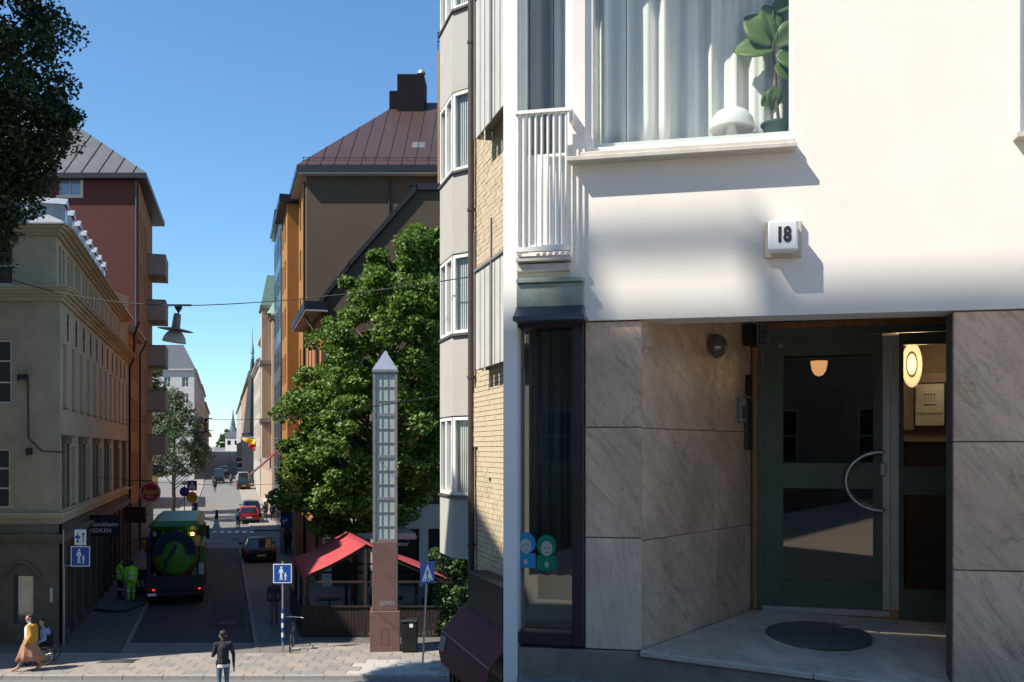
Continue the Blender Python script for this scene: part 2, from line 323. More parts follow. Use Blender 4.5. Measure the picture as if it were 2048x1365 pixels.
# set-back upper storey
UA = (CA[0]-.3, CA[1]+.35); UB = (CB[0]-.3, CB[1]); uf = Fr((C0[0],UA[1]), UA); us = Fr(UA, UB)
uw = []
for i in range(nb):
    for d in (.12, .56): uw.append((bay*i+.35+d*bay*.9, bay*i+.35+d*bay*.9+.52, 12.75, 14.15))
uw = [q for q in uw if q[1] < us.L-.2]
mb = MB(); us.wall(mb, 0, us.L, 12.3, 14.35, uw, d=.25); wpart('attic_street_wall', mb, PLAST2, lb)
for a,b,c,e in uw: window(lb, us, a+.01, 0, c+.01, b-a-.02, e-c-.02, OFFW, tra=1, rec=.2, fw=.05)
aw = [(tX(P_at(-22,33.45)), tX(P_at(27,33.45)), 12.6, 14.0)]
mb = MB(); uf.wall(mb, 0, uf.L, 12.3, 14.35, aw); wpart('attic_front_wall', mb, PLAST2, lb); window(lb, uf, aw[0][0]+.01, 0, 12.61, aw[0][1]-aw[0][0]-.02, 1.38, OFFW, tra=1)
cornice(lb, 'eaves_cornice', PLAST2, 14.34, [(.12,.1),(.24,.1),(.4,.08),(.52,.07)], [(uf,0,1),(us,0,0)])
mb = MB(); q0 = uf.pt(0,.56,14.7); q1 = uf.pt(uf.L+.54,.56,14.7); q2 = us.pt(us.L,.56,14.7); q3 = Vector((C0[0]-2, UB[1], 14.7))
r1 = Vector((UA[0]-3.2, UA[1]+3.6, 16.5)); r2 = Vector((UB[0]-3.2, UB[1], 16.5)); r0 = Vector((C0[0]-2, UA[1]+3.6, 16.5))
dn = Vector((0,0,-.06))
mb.add([q0,q1,q2,r2,r1,r0,q3], [(0,1,4,5),(1,2,3,4),(5,4,3,6)]); mb.add([q0,q1,q2,q0+dn,q1+dn,q2+dn], [(0,3,4,1),(1,4,5,2)]); wpart('roof', mb, ROOFW, lb)
for i in range(8):                                        # dormers along the street eaves
    t = .9+i*1.75; mb = MB(); b0 = [us.pt(t,.12,14.72), us.pt(t+.85,.12,14.72), us.pt(t+.85,-1.6,14.72), us.pt(t,-1.6,14.72)]; up = Vector((0,0,.95))
    mb.hexa(b0+[p+up for p in b0]); rd = [us.pt(t+.42,.2,15.98), us.pt(t+.42,-1.6,15.98)]
    e = [us.pt(t-.08,.2,15.66), us.pt(t+.93,.2,15.66), us.pt(t+.93,-1.6,15.66), us.pt(t-.08,-1.6,15.66)]
    mb.add(e+rd, [(0,1,4),(2,3,5),(1,2,5,4),(3,0,4,5)]); d = wpart('dormer', mb, ROOFW, lb)
    wm = MB(); us.box(wm, t+.15, t+.7, .122, .13, 14.85, 15.5); wpart('pane', wm, DGLASS, d)
mb = MB(); uf.box(mb, uf.L-3, uf.L-.9, -1.4, -.2, 14.75, 15.4); wpart('roof_hatch', mb, ROOFW, lb)
# ground floor
gw = [(tX(P_at(28,33.1)), tX(P_at(68,33.1)), .75, 2.45)]
mb = MB(); ff.wall(mb, 0, LF, 0, 4.2, gw, d=.35, n=.06); wpart('ground_floor_front', mb, STONEB, lb)
a,b = gw[0][:2]; wo = window(lb, ff, a+.005, .06, .755, b-a-.01, 1.69, M('slate_blue_frame',(.07,.085,.1),.5,.1), gmat=M('mirror_glass',(.35,.33,.29),.08,.25,1.2,spec=.8,metal=.6), rec=.18, fw=.05)
mb = MB()                                                  # arched hood over the shop window
N = 9; c = (a+b)/2; hw = (b-a)/2+.12
top = []; 
for i in range(N+1): u = -1+2*i/N; top.append((c+u*hw*1.35, 2.38+.5*max(0, 1-abs(u)**1.6)))
for (t0,z0),(t1,z1) in zip(top, top[1:]): mb.hexa([ff.pt(t0,.18,z0), ff.pt(t1,.18,z1), ff.pt(t1,.062,z1), ff.pt(t0,.062,z0), ff.pt(t0,.18,z0+.1), ff.pt(t1,.18,z1+.1), ff.pt(t1,.062,z1+.1), ff.pt(t0,.062,z0+.1)])
wpart('window_hood', mb, STONEB, lb)
cornice(lb, 'string_course', STONEB, 3.55, [(.1,.12),(.2,.12),(.26,.06)], [(ff,0,1),(fs,0,0)])
cornice(lb, 'sill_course', PLAST2, 4.42, [(.1,.1),(.16,.08)], [(ff,0,1),(fs,0,0)])
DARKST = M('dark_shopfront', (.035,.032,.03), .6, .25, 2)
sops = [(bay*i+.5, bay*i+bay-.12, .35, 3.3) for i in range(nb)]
mb = MB(); fs.wall(mb, 0, LS, 0, 4.2, sops, d=.35, n=.06); wpart('ground_floor_street', mb, M('shaded_stone',(.075,.06,.048),.85,.2,2,bump=.3), lb)  # street-side stone darkened in colour to deepen the shade there
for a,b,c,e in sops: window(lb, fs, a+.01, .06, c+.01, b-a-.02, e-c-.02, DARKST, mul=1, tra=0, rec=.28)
for i in range(nb+1):
    mb = MB(); t = min(max(bay*i+.02, .0), LS-.3); fs.box(mb, t, t+.36, .062, .18, .0, 3.54); fs.box(mb, t-.03, t+.39, .064, .22, .0, .45); wpart('pilaster', mb, MATS['shaded_stone'], lb)
IRON = M('wrought_iron', (.02,.019,.018), .6, .2)
for i in range(11):                                        # black wrought-iron wall anchors
    t = bay*(i+.75); mb = MB(); fs.box(mb, t-.03, t+.03, .02, .05, 10.75, 11.75); mb.hexa([fs.pt(t-.11,.05,11.3), fs.pt(t+.11,.05,11.3), fs.pt(t+.11,.021,11.3), fs.pt(t-.11,.021,11.3), fs.pt(t-.02,.05,11.62), fs.pt(t+.02,.05,11.62), fs.pt(t+.02,.021,11.62), fs.pt(t-.02,.021,11.62)])
    fs.box(mb, t-.08, t+.08, .022, .048, 11.0, 11.06); wpart('wall_anchor', mb, IRON, lb)
mb = MB(); mb.tube([fs.pt(LS-.25,.1,0), fs.pt(LS-.25,.1,11.7), fs.pt(LS-.25,.35,12.3), fs.pt(LS-.25,.35,13.6), fs.pt(LS-.25,.62,14.5)], .07, 10); wpart('downpipe', mb, BLACK, lb, smooth=True)
mb = MB()
mb.tube([ff.pt(LF-1.45,.05,9.2), ff.pt(LF-1.3,.05,9.35), ff.pt(LF-1.1,.05,9.3), ff.pt(LF-1.08,.04,7.2), ff.pt(LF-.6,.04,6.75), ff.pt(LF+.02,.06,6.72), fs.pt(.9,.06,6.72)], .022, 6); wpart('wall_cable', mb, CABLE, lb)
mb = MB(); ff.box(mb, LF-1.4, LF-1.1, .03, .2, 9.25, 9.42); ff.box(mb, LF-1.12, LF-.95, .03, .14, 6.62, 6.86); wpart('cable_box', mb, IRON, lb)
mb = MB(); ff.box(mb, LF-.3, LF-.22, .07, .1, 1.5, 2.0); wpart('wall_plate', mb, OFFW, lb)
mb = MB(); mb.box(-34, -23.02, 33.3, 57, 0, 16); wpart('rear_block', mb, PLAST2, lb)
mb = MB(); mb.prism([(C0[0]-.2,33.6),(CA[0]-.6,33.6),(CB[0]-.7,57),(C0[0]-9,57)], 0.1, 14.6); wpart('inner_core', mb, BLACK, lb)

# ---------------------------------------------------------------- orange low house and tall red house
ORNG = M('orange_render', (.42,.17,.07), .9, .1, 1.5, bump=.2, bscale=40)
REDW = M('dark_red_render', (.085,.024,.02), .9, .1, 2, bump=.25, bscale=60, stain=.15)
DARKR = M('dark_sheet_metal', (.016,.016,.019), .45, .2, 3, metal=.3)
GREYR = M('grey_sheet_roof', (.13,.13,.13), .42, .14, 1.5, metal=.4)
o1 = thing('orange_house', (*SW(-5.65,57.05),0), 'narrow orange rendered house with tall windows between ochre corner building and red block', 'building')
fo = Fr(SW(-5.65,57.02), SW(-5.65,63.98))
ow = [(i*1.75+.45, i*1.75+1.25, z, z+2.1) for i in range(4) for z in (4.6, 7.9, 11.2)]
mb = MB(); fo.wall(mb, 0, fo.L, 3.4, 13.9, ow, d=.2); wpart('wall', mb, ORNG, o1)
for a,b,c,e in ow: window(o1, fo, a+.01, 0, c+.01, b-a-.02, e-c-.02, M('red_brown_frame',(.16,.05,.035),.6,.1), mul=1, tra=1, rec=.14)
mb = MB(); fo.box(mb, 0, fo.L, -.1, .04, 0, 3.39); wpart('shopfront', mb, DARKST, o1)
mb = MB(); fo.box(mb, 0, fo.L, -.2, .35, 13.91, 14.05); fo.box(mb, 0, fo.L, -.2, .5, 14.06, 14.25); wpart('cornice', mb, PLAST2, o1)
mb = MB(); mb.tube([fo.pt(fo.L-.3,.12,0), fo.pt(fo.L-.3,.12,13.2), fo.pt(fo.L-.3,.55,14.1)], .07, 8); wpart('downpipe', mb, BLACK, o1, smooth=True)
mb = MB(); mb.prism([SW(-16,57.1), SW(-5.9,57.1), SW(-5.9,63.9), SW(-16,63.9)], .1, 14.2); wpart('rear_block', mb, REDW, o1)

o2 = thing('red_tower_house', (*SW(-5.65,64),0), 'tall dark red rendered house with grey sheet metal hip roof and stacked balconies', 'building')
G0 = (-40.0, 64.0); G1 = SW(-5.65, 64.0); G2 = SW(-5.65, 76.5)
fg = Fr(G0, G1); ft = Fr(G1, G2)
gx = lambda px: (px-CX)/F*64-G0[0]
gop = [(gx(118), gx(162), P(0,391,64).z, P(0,356,64).z)]
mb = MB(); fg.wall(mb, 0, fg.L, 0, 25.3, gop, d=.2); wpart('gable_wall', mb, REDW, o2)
a,b,c,e = gop[0]; window(o2, fg, a+.01, 0, c+.01, b-a-.02, e-c-.02, M('cream_surround',(.42,.37,.32),.7,.1), gmat=M('sky_painted_glass',(.12,.17,.24),.03,.1,1,spec=1), mul=1, rec=.1)  # blue base colour of the glass paints the sky mirrored in it
mb = MB(); fg.box(mb, a-.16, b+.16, .003, .04, c-.18, c-.004); fg.box(mb, b+.004, b+.16, .003, .04, c, e); fg.box(mb, a-.16, b+.16, .003, .04, e+.004, e+.16); wpart('window_surround', mb, MATS['cream_surround'], o2)
top_ = [(t, t+.9, 3.9+i*3.43, 3.9+i*3.43+1.9) for t in (.8, 2.6, 4.4, 6.2) for i in range(6)]
mb = MB(); ft.wall(mb, 0, ft.L, 0, 25.3, top_, d=.18); wpart('street_wall', mb, ORNG, o2)
for a,b,c,e in top_: window(o2, ft, a+.01, 0, c+.01, b-a-.02, e-c-.02, OFFW, mul=0, rec=.12)
mb = MB(); mb.tube([fg.pt(fg.L-.12,.1,0), fg.pt(fg.L-.12,.1,25)], .075, 8); wpart('downpipe', mb, M('green_copper_pipe',(.05,.09,.08),.6,.2), o2, smooth=True)
BALC = M('balcony_panel', (.33,.27,.235), .8, .1, 2)
for zb in (20.1, 16.66, 13.2, 9.8, 6.4):                    # the balconies on the street side, one by one
    b0, b1, pj = 8.2, 12.2, 1.25; mb = MB(); ft.box(mb, b0, b1, 0, pj, zb, zb+.16); bo = wpart('balcony', mb, BALC, o2)
    mb = MB(); ft.box(mb, b0, b0+.05, .004, pj, zb+.161, zb+1.5); ft.box(mb, b0+.051, b1-.051, pj-.05, pj, zb+.161, zb+1.5); ft.box(mb, b1-.05, b1, .004, pj, zb+.161, zb+1.5)
    ft.box(mb, b0-.02, b0-.003, .12, pj-.12, zb+.3, zb+1.36); wpart('parapet', mb, BALC, bo)
    mb = MB(); ft.box(mb, b0-.04, b1+.04, pj-.09, pj+.03, zb+1.501, zb+1.54); ft.box(mb, b0-.04, b0+.08, .004, pj-.091, zb+1.501, zb+1.54); wpart('capping', mb, DARKR, bo)
ev = 25.3; ap = [Vector((-33.0,69.8,31.3)), Vector((-40.0,69.8,31.3))]
e = [Vector((G0[0],63.4,ev)), Vector((G1[0]+.75,63.4,ev)), Vector((G2[0]+.75,77.2,ev)), Vector((G0[0],77.2,ev))]
mb = MB(); mb.add(e+ap, [(0,1,4,5),(1,2,4),(2,3,5,4)]); rf = wpart('roof', mb, GREYR, o2)
mb = MB(); mb.hexa([p+Vector((0,0,-.35)) for p in e]+[p+Vector((0,0,-.012)) for p in e]); wpart('eaves', mb, DARKR, o2)
for i in range(11):                                          # standing seams on the front slope
    x0 = e[1].x-.9-i*1.15; s = min(1, (e[1].x-x0)/(e[1].x-ap[0].x)); top = Vector((x0, 63.4+(69.8-63.4)*s, ev+(31.3-ev)*s)); bt = Vector((x0,63.4,ev))
    if x0 < G0[0]+.3: break
    mb = MB(); nn = Vector((0,-.68,.73))*.045; sx = Vector((.02,0,0)); mb.hexa([bt-sx, bt+sx, top+sx, top-sx, bt-sx+nn, bt+sx+nn, top+sx+nn, top-sx+nn]); wpart('seam', mb, DARKR, rf)
mb = MB(); mb.box(-33.9,-32.9,69.0,70.4,30.2,33.2); mb.box(-33.2,-33.14,69.0,69.06,33.2,34.2); wpart('chimney', mb, DARKR, rf)
mb = MB(); ft.box(mb, 0, ft.L, -.4, .08, 0, 3.2); wpart('shopfront', mb, DARKST, o2)
mb = MB(); mb.prism([(-39.9,64.3),(G1[0]-.25,64.3),(G2[0]-.25,76.4),(-39.9,76.4)], .1, 25.2); wpart('inner_core', mb, BLACK, o2)
# ---------------------------------------------------------------- buildings further up the street
def row_house(name, label, w, Y0, Y1, side, ztop, mat, rmat, floors, cols, fcols=0, depth=14, base=None, roofh=2.5, pan=OFFW, front=True, bump=None, corn=None):
    base = gz((Y0+Y1)/2)-1 if base is None else base; g0 = gz(Y0)
    s = 1 if side == 'L' else -1
    A, B = (SW(w,Y0), SW(w,Y1)) if side == 'L' else (SW(w,Y1), SW(w,Y0))
    root = thing(name, (*SW(w,Y0), 0), label, 'building'); f = Fr(A, B)
    fl = (ztop-g0-4.2)/floors; dx = f.L/cols
    ops = [(dx*(i+.5)-.5, dx*(i+.5)+.5, g0+4.4+j*fl, g0+4.4+j*fl+min(2.0, fl*.62)) for i in range(cols) for j in range(floors)]
    mb = MB(); f.wall(mb, 0, f.L, base, ztop, ops, d=.25); wpart('street_wall', mb, mat, root)
    for a,b,c,e in ops: window(root, f, a+.01, 0, c+.01, b-a-.02, round(e-c-.02,2), pan, mul=1, rec=.18)
    x0, x1 = (SW(w,Y0)[0]-depth, SW(w,Y0)[0]) if side == 'L' else (SW(w,Y0)[0], SW(w,Y0)[0]+depth)
    g = Fr((x0,Y0),(x1,Y0)); fo = []
    if fcols:
        d2 = g.L/fcols
        fo = [(d2*(i+.5)-.55, d2*(i+.5)+.55, g0+4.4+j*fl, g0+4.4+j*fl+min(2.0, fl*.62)) for i in range(fcols) for j in range(floors)]
    mb = MB(); g.wall(mb, 0, g.L, base, ztop, fo, d=.25); wpart('front_wall', mb, mat if front is True else front, root)
    for a,b,c,e in fo: window(root, g, a+.01, 0, c+.01, b-a-.02, round(e-c-.02,2), pan, mul=1, tra=1, rec=.18)
    mb = MB(); f.box(mb, 0, f.L, -.1, .25, ztop+.002, ztop+.25); f.box(mb, 0, f.L, -.1, .42, ztop+.252, ztop+.45); wpart('cornice', mb, corn or mat, root)
    mb = MB(); g.box(mb, 0, g.L, -.1, .25, ztop+.004, ztop+.252); g.box(mb, 0, g.L, -.1, .42, ztop+.254, ztop+.452); wpart('cornice', mb, corn or mat, root)
    mb = MB(); q = [(x0,Y0-.4),(x1+.4*s if side=='L' else x1,Y0-.4),(SW(w,Y1)[0]+(.4 if side=='L' else depth),Y1),(SW(w,Y1)[0]-(depth if side=='L' else .4),Y1)]
    if side == 'R': q[0] = (x0-.4, Y0-.4)
    c = Vector((sum(p[0] for p in q)/4, sum(p[1] for p in q)/4)); zt = ztop+.46
    in_ = [c+(Vector(p)-c)*.6 for p in q]
    mb.add([(*p,zt) for p in q]+[(p.x,p.y,zt+roofh) for p in in_], [(0,1,5,4),(1,2,6,5),(2,3,7,6),(3,0,4,7),(4,5,6,7),(3,2,1,0)]); wpart('roof', mb, rmat, root)
    mb = MB(); e = .35
    mb.prism([(x0+e,Y0+e),(x1-e,Y0+e),(SW(w,Y1)[0]+(-e if side=='L' else depth-e),Y1-e),(SW(w,Y1)[0]+(e-depth if side=='L' else e),Y1-e)], base, ztop); wpart('inner_core', mb, BLACK, root)
    return root, f, g
WHT = M('pale_render', (.46,.44,.42), .9, .08, 1, bump=.1)
BEIGE = M('beige_render', (.42,.31,.22), .9, .12, 1, bump=.1)
BRNP = M('terracotta_render', (.3,.17,.1), .9, .12, 1)
YEL = M('yellow_render', (.45,.3,.1), .9, .08, 1.5)
COPR = M('green_copper', (.2,.32,.27), .6, .15, 3)
row_house('white_house', 'white rendered house with grey roof and deep cornice behind the street trees', -4.7, 158, 205, 'L', 19.8, WHT, GREYR, 5, 12, 4, depth=12, roofh=5)
row_house('beige_house', 'beige house with leafy roof terrace on left side far up the street', -4.7, 205.3, 250, 'L', 20.5, BEIGE, DARKR, 5, 10)
row_house('terracotta_house', 'terracotta house farthest up the left side of the street', -4.7, 250.3, 330, 'L', 19, BRNP, DARKR, 4, 14)
row_house('yellow_house', 'low yellow house behind the no parking sign and tree', -8.0, 103, 118, 'L', 6.6, YEL, GREYR, 1, 4, 2, depth=12)
# right side
bh, fb, gb = row_house('blue_glass_house', 'slim dark blue panelled office house beyond the cross street on the right', 4.9, 80, 90, 'R', 26.5, M('dark_blue_panel',(.02,.028,.045),.25,.2,2,spec=.7), DARKR, 7, 5, 0, depth=16, roofh=.3, pan=M('blue_panel_frame',(.03,.045,.07),.3,.1))
for i in range(1, 9):
    mb = MB(); fb.box(mb, 0, fb.L, .004, .03, 2.6+i*2.6, 2.64+i*2.6); gb.box(mb, 0, gb.L, .004, .03, 2.6+i*2.6, 2.64+i*2.6); wpart('panel_joint', mb, GREYM, bh)
for i in range(1, 7):
    mb = MB(); gb.box(mb, i*.42, i*.42+.03, .005, .025, 3, 26.4); wpart('panel_joint', mb, MATS['dark_blue_panel'], bh)
mh, fm, gm = row_house('mansard_house', 'peach plastered house with green copper mansard and bay on the right side', 4.8, 92, 118, 'R', 19.5, BEIGE, COPR, 5, 8, 0, roofh=5)
mb = MB(); fm.box(mb, fm.L-4.5, fm.L-1.2, .004, .9, 6, 20.6); wpart('bay', mb, BEIGE, mh)
mb = MB()
for z in (9.5, 15.2, 20.61): fm.box(mb, fm.L-4.7, fm.L-1.0, .003, 1.1, z, z+.35)
wpart('bay_cornice', mb, M('weathered_stone',(.25,.23,.2),.85,.15,2), mh)
b4 = [fm.pt(fm.L-4.6,1.0,20.97), fm.pt(fm.L-1.1,1.0,20.97), fm.pt(fm.L-1.1,-1,20.97), fm.pt(fm.L-4.6,-1,20.97)]; t4 = [fm.pt(fm.L-4.0,.4,24), fm.pt(fm.L-1.7,.4,24), fm.pt(fm.L-1.7,-1,24), fm.pt(fm.L-4.0,-1,24)]
mb = MB(); mb.hexa(b4+t4); wpart('bay_roof', mb, COPR, mh)
row_house('ornate_house', 'ornate pale stone house halfway up the right side of the street', 4.7, 119, 143, 'R', 17.6, M('pale_stone',(.4,.35,.29),.9,.15,1), GREYR, 4, 8, roofh=2)
row_house('cream_house', 'cream house far up the right side beneath the church spire', 4.7, 153, 235, 'R', 19, BEIGE, DARKR, 5, 16)
row_house('distant_house', 'most distant sunlit house on the right side of the street', 4.9, 236, 330, 'R', 19, WHT, GREYR, 4, 14)
# church spire beyond the right-hand row, and the trees and house closing the view
c = P(505, 800, 148); ch = thing('church_spire', (c.x, c.y, 1.4), 'dark slate church spire with green copper tip above the right-hand row', 'church')
mb = MB(); mb.box(-1.3,1.3,-1.3,1.3,0,8); part('tower', mb, M('dark_slate',(.035,.04,.045),.7,.2,1), ch)
mb = MB(); mb.lathe([(1.5,8),(.95,13.5),(.22,19.5)], 8); part('spire', mb, MATS['dark_slate'], ch)
mb = MB(); mb.lathe([(.32,19.5),(.2,20.3),(.32,20.5),(.07,22.3),(.03,24.6)], 8); part('copper_tip', mb, COPR, ch)
c = P(466, 875, 520); ch2 = thing('distant_church', (c.x, c.y, 3), 'tiny hazy church tower at the far end of the street', 'church')
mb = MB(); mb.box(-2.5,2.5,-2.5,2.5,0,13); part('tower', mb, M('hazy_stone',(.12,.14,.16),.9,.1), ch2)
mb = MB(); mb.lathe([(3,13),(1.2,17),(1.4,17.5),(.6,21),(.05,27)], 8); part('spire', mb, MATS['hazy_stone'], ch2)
c = P(478, 890, 345); eh = thing('end_house', (c.x-1, c.y, 6), 'small white house closing the far end of the street', 'building')
mb = MB(); mb.box(-4,7,0,8,-3,5.5); part('wall', mb, WHITE, eh); mb = MB(); mb.add([(-4.3,-.3,5.5),(7.3,-.3,5.5),(7.3,8,5.5),(-4.3,8,5.5),(-4.3,4,7.5),(7.3,4,7.5)], [(0,1,5,4),(2,3,4,5),(1,2,5),(3,0,4)]); part('roof', mb, GREYR, eh)
for i in range(4):
    mb = MB(); mb.box(-3.2+i*2.6,-2.0+i*2.6,-.03,.05,2.6,4.2); part('window', mb, DGLASS, eh)

# ---------------------------------------------------------------- orange/brown block right of the street
ORNS = M('saffron_render', (.32,.15,.04), .9, .08, 1.2, bump=.15)
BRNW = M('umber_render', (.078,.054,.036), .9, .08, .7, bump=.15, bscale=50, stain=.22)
BRNR = M('brown_sheet_roof', (.08,.048,.042), .38, .12, 1, metal=.25)
NAVY = M('navy_fascia', (.008,.008,.012), .45, .2)
ob = thing('saffron_block', (*SW(4.9,55.5),0), 'tall block with umber gable, saffron street front and brown hip roof behind the maple', 'building')
g = Fr(SW(4.9,55.5), (6.0,55.5)); fz = Fr(SW(4.9,66.5), SW(4.9,55.5)); EZ = P(0,346,55.5).z
gt = lambda px: (px-CX)/F*55.5-SW(4.9,55.5)[0]
gop = [(gt(821), gt(862), P(0,398,55.5).z, P(0,372,55.5).z)]
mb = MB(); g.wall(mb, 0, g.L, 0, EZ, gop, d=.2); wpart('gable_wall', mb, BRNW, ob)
a,b,c,e = gop[0]; window(ob, g, a+.01, 0, c+.01, b-a-.02, e-c-.02, NAVY, gmat=MATS['sky_painted_glass'], rec=.1, fw=.05)
wz = [(t, t+1.1, 5+i*3.1, 6.9+i*3.1) for t in (6.6, 8.9) for i in range(6)]
mb = MB(); fz.wall(mb, 0, fz.L, 0, EZ, wz, d=.2); wpart('street_wall', mb, ORNS, ob)
for a,b,c,e in wz: window(ob, fz, a+.01, 0, c+.01, b-a-.02, e-c-.02, M('umber_frame',(.06,.035,.02),.6,.1), mul=1, rec=.14)
by = Fr(SW(4.15,66.3), SW(4.15,60.8)); bw = [(t, t+1.2, 5+i*3.1, 6.9+i*3.1) for t in (.6, 2.9) for i in range(6)]
mb = MB(); by.wall(mb, 0, by.L, 3.4, EZ-.4, bw, d=.2); mb.add([by.pt(by.L,0,3.4), by.pt(by.L,-.8,3.4), by.pt(by.L,-.8,EZ-.4), by.pt(by.L,0,EZ-.4)], [(0,1,2,3)]); mb.add([by.pt(0,0,3.4), by.pt(by.L,0,3.4), by.pt(by.L,-.8,3.4), by.pt(0,-.8,3.4)], [(0,1,2,3)])
bo = wpart('bay', mb, ORNS, ob)
for a,b,c,e in bw: window(ob, by, a+.01, 0, c+.01, b-a-.02, e-c-.02, MATS['umber_frame'], mul=1, rec=.14)
mb = MB(); by.box(mb, -.3, by.L+.35, -.9, .5, EZ-.398, EZ+.1); wpart('bay_eaves', mb, NAVY, bo)
e = [Vector((*SW(4.3,54.9),EZ+.3)), Vector((7,54.9,EZ+.3)), Vector((7,72,EZ+.3)), Vector((*SW(4.3,72),EZ+.3))]
a1 = P(800,206,62.5); a2 = Vector((-3.2,62.5,a1.z)); mb = MB(); mb.add(e+[a1, a2], [(0,1,5,4),(3,0,4),(2,3,4,5),(1,2,5)]); rf = wpart('roof', mb, BRNR, ob)
mb = MB(); mb.hexa([p-Vector((0,0,.42)) for p in e]+[p-Vector((0,0,.012)) for p in e]); wpart('eaves', mb, NAVY, ob)
mb = MB(); q = [Vector((p.x+(.06 if i in (0,3) else -.06), p.y+(.06 if i < 2 else -.06), EZ-.2)) for i,p in enumerate(e)]; mb.hexa(q+[p+Vector((0,0,.075)) for p in q]); wpart('soffit', mb, WHT, ob)
for i in range(15):
    x0 = e[0].x+.55+i*.78
    if x0 > -.9: break
    s = min(1, (x0-e[0].x)/(a1.x-e[0].x)); nn = Vector((0,-.6,.8))*.04; bt = Vector((x0,54.9,EZ+.3)); tp = Vector((x0, 54.9+(62.5-54.9)*s, EZ+.3+(a1.z-EZ-.3)*s)); sx = Vector((.017,0,0))
    mb = MB(); mb.hexa([bt-sx,bt+sx,tp+sx,tp-sx,bt-sx+nn,bt+sx+nn,tp+sx+nn,tp-sx+nn]); wpart('seam', mb, BRNR, rf)
mb = MB(); yy = 55.35
for zz in (.12,.3): mb.tube([(e[0].x+.2,yy,EZ+.55+zz), (2,yy,EZ+.55+zz)], .02, 5)
for i in range(9): x0 = e[0].x+.3+i*1.2; mb.box(x0-.02,x0+.02,yy-.02,yy+.02,EZ+.4,EZ+.9)
wpart('snow_rail', mb, NAVY, rf)
sk = P(838,298,57.3); mb = MB(); mb.hexa([sk+Vector(v) for v in [(-.45,-.35,-.25),(.45,-.35,-.25),(.45,.3,.3),(-.45,.3,.3),(-.45,-.5,-.1),(.45,-.5,-.1),(.45,.15,.45),(-.45,.15,.45)]]); so_ = wpart('skylight', mb, NAVY, rf)
mb = MB(); mb.hexa([sk+Vector(v) for v in [(-.38,-.45,-.09),(.38,-.45,-.09),(.38,.1,.38),(-.38,.1,.38),(-.38,-.49,-.07),(.38,-.49,-.07),(.38,.06,.42),(-.38,.06,.42)]]); wpart('skylight_pane', mb, MATS['mirror_glass'], rf)
c0 = P(797,205,62); c1 = P(850,157,62); mb = MB(); mb.box(c0.x, c1.x, 61.3, 63.4, c0.z-1.5, c1.z); mb.box(c0.x-.55, c0.x-.02, 61.6, 62.6, c0.z-1.5, c0.z+.6); chm = wpart('chimney', mb, M('brown_black_sheet',(.01,.008,.012),.7,.2,spec=.08), rf)
mb = MB(); mb.lathe([(.12,0),(.12,.35),(.28,.36),(.2,.55),(0.02,.65)], 12, (c1.x-.25, 62.2, c1.z)); mb.lathe([(.07,0),(.07,.2),(.16,.22),(.02,.3)], 10, (c0.x+.7, 62.2, c1.z)); wpart('vent_cowl', mb, GALV, rf)
ra = P(866,100,50); mb = MB(); mb.box(ra.x, ra.x+1.2, 53, 54.9, EZ-6, P(0,100,53).z); wpart('stair_tower', mb, M('peach_render',(.4,.24,.13),.9,.1), ob)
mb = MB(); zt = P(0,100,53).z
for z_ in (zt+.5, zt+1.0): mb.tube([(ra.x,53.1,z_),(ra.x+1.2,53.1,z_)], .03, 5)
for x_ in (ra.x+.02, ra.x+.6, ra.x+1.15): mb.tube([(x_,53.1,zt),(x_,53.1,zt+1.0)], .03, 5)
wpart('roof_railing', mb, BLACK, ob)
mb = MB(); mb.tube([g.pt(gt(779),.05,3), g.pt(gt(779),.05,EZ-.4)], .05, 6); mb.tube([fz.pt(fz.L-.25,.1,0), fz.pt(fz.L-.25,.1,EZ-.5)], .08, 8); wpart('downpipe', mb, NAVY, ob)
mb = MB(); mb.prism([(SW(4.9,55.5)[0]+.3,55.8),(5.8,55.8),(3,66),(SW(4.9,66)[0]+.3,66)], .1, EZ-.1); wpart('inner_core', mb, BLACK, ob)
# lower annex in front of it
an = thing('umber_annex', (*SW(4.9,47.2),0), 'lower umber annex with slanting coping and white-columned shop front behind the maple', 'building')
A0 = SW(4.9,47.2); Y = 47.2; prof = [(A0[0],0),(6,0),(6,P(0,380,Y).z),((835-CX)/F*Y,P(0,382,Y).z),((700-CX)/F*Y,P(0,538,Y).z),(A0[0],P(0,612,Y).z)]
def xz_prism(mb, prof, y0, y1):
    n = len(prof); return mb.add([(x,y0,z) for x,z in prof]+[(x,y1,z) for x,z in prof], [tuple(range(n)), tuple(range(2*n-1,n-1,-1))]+[(i,n+i,n+(i+1)%n,(i+1)%n) for i in range(n)])
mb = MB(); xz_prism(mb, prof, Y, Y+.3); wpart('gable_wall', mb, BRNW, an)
mb = MB()
for (x0,z0),(x1,z1) in zip(prof[2:], prof[3:]): mb.hexa([(x1-.05,Y-.18,z1+.003),(x0,Y-.18,z0+.003),(x0,Y+.5,z0+.003),(x1-.05,Y+.5,z1+.003),(x1-.05,Y-.18,z1+.32),(x0,Y-.18,z0+.32),(x0,Y+.5,z0+.32),(x1-.05,Y+.5,z1+.32)])
wpart('coping', mb, NAVY, an)
fa = Fr(SW(4.9,55.3), A0); za = P(0,625,Y).z; aw = [(t,t+.75,4.5+i*3.1,6.6+i*3.1) for t in (.9,2.9,4.9,6.9) for i in range(3)]
mb = MB(); fa.wall(mb, 0, fa.L, 0, za, aw, d=.2); wpart('street_wall', mb, ORNG, an)
for a,b,c,e in aw: window(an, fa, a+.01, 0, c+.01, b-a-.02, e-c-.02, MATS['umber_frame'], tra=1, rec=.14)
mb = MB(); fa.box(mb, 0, fa.L+.3, -.3, .8, za+.003, za+.08); wpart('soffit', mb, WHT, an)
